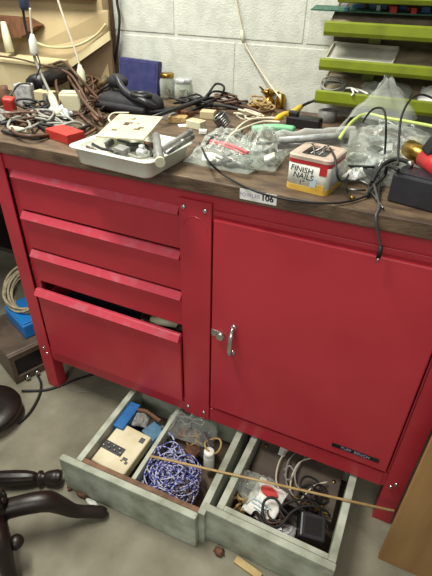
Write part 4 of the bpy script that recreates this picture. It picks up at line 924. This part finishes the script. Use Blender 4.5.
# radio face runs along direction e, facing right
e = Vector((math.cos(rot_), math.sin(rot_), 0)); nrm = Vector((e.y, -e.x, 0))
Mr = frame((fb.x, fb.y, 0), e, (0, 0, 1), nrm)      # local x along face, y up, z out of face
rw, rh, rd = .25, .125, .24
t = thing('old_radio', 'old brown radio with chrome knobs on the floor left of the bench', 'radio', fb - nrm * rd / 2 + e * rw / 2)
def rp(name, a, m, bev=.0015, par=t):
    q = MB().b(*a, bev=bev); q.bm.transform(Mr); return q.obj(name, m, par)
rp('cabinet', (0, rw, 0.004, rh, -rd, -.008), RADIOW, .004)
fr = rp('front_frame', (0, rw, .004, .030, -.008, .006), RADIOW); rp('front_frame', (0, rw, rh - .022, rh, -.008, .006), RADIOW); rp('front_frame', (0, .016, .03, rh - .022, -.008, .006), RADIOW); rp('front_frame', (rw - .016, rw, .03, rh - .022, -.008, .006), RADIOW)
rp('dial_glass', (.016, rw - .016, .03, rh - .022, -.008, -.003), BLACK, .0005)
for k in range(4):
    q = MB().lathe([(.008, 0), (.008, .012), (.006, .014)], (.04 + .035 * k, .018, .006), 16); q.bm.transform(Mr); q.obj('knob', CHROME, t, True)
for x in (.02, rw - .02):
    for z in (-.03, -rd + .03):
        q = MB().b(x - .008, x + .008, 0, .004, z - .008, z + .008); q.bm.transform(Mr); q.obj('foot', BLACK, t)
# blue case on the radio
cc = fb - nrm * .125 + e * .15
t = thing('blue_case', 'bright blue plastic case on top of the old brown radio', 'case', (cc.x, cc.y, rh))
MB().box((cc.x, cc.y, rh + .028), (.16, .13, .056), (0, 0, rot_ - PI / 2), .006).obj('case_body', BLUEB, t)
MB().box((cc.x, cc.y, rh + .0585), (.15, .12, .006), (0, 0, rot_ - PI / 2), .002).obj('case_lid', BLUEB, t)
cz = rh + .0625
cc2 = at(14, 290, z=.26)
m_ = MB().tube(smooth_path(loop_coil((cc.x - .02, cc.y + .05, cz + .03), (1, 0, .0), (0, 1, .8), .085, .085, 14, .12, .05, 5), 2), .0042, 8)
tag(m_.obj('cable_coil', COILM, smooth=True), 'coil of beige cable lying on the bright blue case', 'cable')
cord('yellow_lead', [(cc.x + .06, cc.y - .05, cz + .004), (cc.x + .075, cc.y + .0, cz + .004), (cc.x + .06, cc.y + .04, cz + .004)], .003, YELP, 'short yellow lead lying beside the beige cable coil', 'lead')
# floor cables
cord('floor_cable', [at(u, v, z=.006) for u, v in ((18, 424), (30, 412), (39, 396), (41, 384), (38, 376))], .0042, RUBBER, 'black cable curving on the floor below the old radio', 'cable')
cord('floor_cable', [at(u, v, z=.005) for u, v in ((22, 391), (45, 390), (62, 385), (78, 379), (95, 374), (110, 372))], .0042, RUBBER, 'black cable running under the bench past its left foot', 'cable')
cord('thin_wire', [at(u, v, z=.002) for u, v in ((60, 386), (80, 392), (105, 388), (128, 384), (112, 378))], .0012, GRYM, 'thin grey wire looping on the floor behind the left drawer', 'wire')

# pedestal table base, lower left
t = thing('pedestal_table', 'dark carved pedestal table base with scrolled leg at the lower left', 'table', (.262, -.452, 0))
cx, cy = .262, -.452
MB().lathe([(.02, .08), (.034, .095), (.036, .14), (.028, .15), (.034, .16), (.03, .172), (.022, .2), (.03, .26), (.026, .34), (.02, .36), (.02, .375)], (cx, cy, 0), 28).obj('column', DARKW, t, True)
m_ = MB()
for k in range(14):
    an = 2 * PI * k / 14; m_.ball(Vector((cx + .03 * math.cos(an), cy + .03 * math.sin(an), .16)), .008, (1, 1, 1.3), 2)
m_.obj('carved_collar', DARKW, t, True)
def cab_leg(tip, dz=0):
    a = Vector((cx, cy, .115)); b_ = Vector(tip); L_ = b_ - a
    ks = ((0, .112, .025), (.2, .118, .024), (.36, .120, .025), (.5, .114, .025), (.6, .088, .021), (.72, .05, .0165), (.88, .032, .0155), (.96, .022, .016), (1.0, .0155, .0145), (1.03, .0135, .010))
    pts = smooth_path([Vector((a.x + (b_.x - a.x) * k, a.y + (b_.y - a.y) * k, z)) for k, z, r in ks], 4); rs = []
    for i in range(len(pts)):
        f_ = i / 4; j = min(int(f_), len(ks) - 2); rs.append(ks[j][2] + (ks[j + 1][2] - ks[j][2]) * (f_ - j))
    return MB().tube(pts, rs, 14)
tipv = at(104, 513, z=.014)
for tp in (tipv, at(16, 600, z=.014), Vector((cx - .22, cy + .02, .014))): cab_leg(tp).obj('leg', DARKW, t, True)
m_ = MB().ball(at(16, 542, z=.09), .018, (1, 1, .9), 3); m_.obj('scroll', DARKW, t, True)
# turned spindle
a, b_ = at(-20, 479, z=.03), at(62, 477, z=.03); d = b_ - a; Lh = d.length; ez = d.normalized()
Ms = frame(a, ez.orthogonal(), ez.cross(ez.orthogonal()), ez)
t = thing('turned_spindle', 'dark reeded turned wooden spindle lying on the floor at the left', 'spindle', (a.x, a.y, .0))
m_ = MB(); n = 36; rings = []
prof = [(.012, 0), (.016, .1), (.019, .25), (.020, .42), (.019, .55), (.015, .65), (.011, .69)]
for r, k in prof:
    rings.append([m_.bm.verts.new(Ms @ Vector(((r + (.0016 if j % 3 else -.0008)) * math.cos(2 * PI * j / n), (r + (.0016 if j % 3 else -.0008)) * math.sin(2 * PI * j / n), k * Lh))) for j in range(n)])
for A_, B_ in zip(rings, rings[1:]):
    for k in range(n): m_.bm.faces.new((A_[k], A_[(k + 1) % n], B_[(k + 1) % n], B_[k]))
m_.bm.faces.new(rings[0][::-1]); m_.bm.faces.new(rings[-1]); m_.obj('reeded_shaft', DARKW, t, True)
MB().lathe([(.010, .685 * Lh), (.019, .72 * Lh), (.019, .75 * Lh), (.011, .78 * Lh), (.016, .81 * Lh), (.018, .84 * Lh), (.02, .90 * Lh), (.021, .95 * Lh), (.017, .97 * Lh), (.020, .985 * Lh), (.008, 1.0 * Lh)], (0, 0, 0), 24, Ms).obj('turned_end', DARKW, t, True)
# made-up dark disc added for a soft dark area at the far left
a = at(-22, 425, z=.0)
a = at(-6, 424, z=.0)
t = thing('dark_disc', 'made-up low dark disc for a soft dark area at the left edge of the floor', 'disc', (a.x, a.y, 0))
MB().lathe([(.09, .03), (.097, .034), (.10, .045), (.096, .056), (.05, .058)], (a.x - .02, a.y + .01, 0), 36).obj('disc_body', DARKW, t, True)
for k in range(3):  # small feet under the added disc, made up with it
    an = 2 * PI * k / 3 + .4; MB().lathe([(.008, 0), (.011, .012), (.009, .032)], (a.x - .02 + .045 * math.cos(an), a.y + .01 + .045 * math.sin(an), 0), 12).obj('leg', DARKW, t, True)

# ------------------------------------------------------------------ light
def area(name, loc, target, sx, sy, e, col):
    l = bpy.data.lights.new(name, 'AREA'); l.shape = 'RECTANGLE'; l.size = sx; l.size_y = sy; l.energy = e; l.color = col
    o = bpy.data.objects.new(name, l); COL.objects.link(o); o.location = loc
    o.rotation_euler = (Vector(target) - Vector(loc)).to_track_quat('-Z', 'Y').to_euler(); return o
area('ceiling_tube_light', (.0, -.2, 2.3), (.1, -.1, 0), 1.2, .22, 56, (1, .975, .87))
area('room_light', (1.0, -2.6, 2.4), (.5, 0, .4), 1.4, .8, 26, (1, .98, .89))
wd_ = bpy.data.worlds.new('world'); S.world = wd_; wd_.use_nodes = True
wd_.node_tree.nodes['Background'].inputs[0].default_value = (1, .98, .93, 1); wd_.node_tree.nodes['Background'].inputs[1].default_value = .26
vs_ = S.view_settings; vs_.view_transform = 'Standard'; vs_.look = 'None'; vs_.exposure = 0; vs_.gamma = 1; vs_.use_curve_mapping = False
for o in COL.objects:
    if '_o' in o: del o['_o']
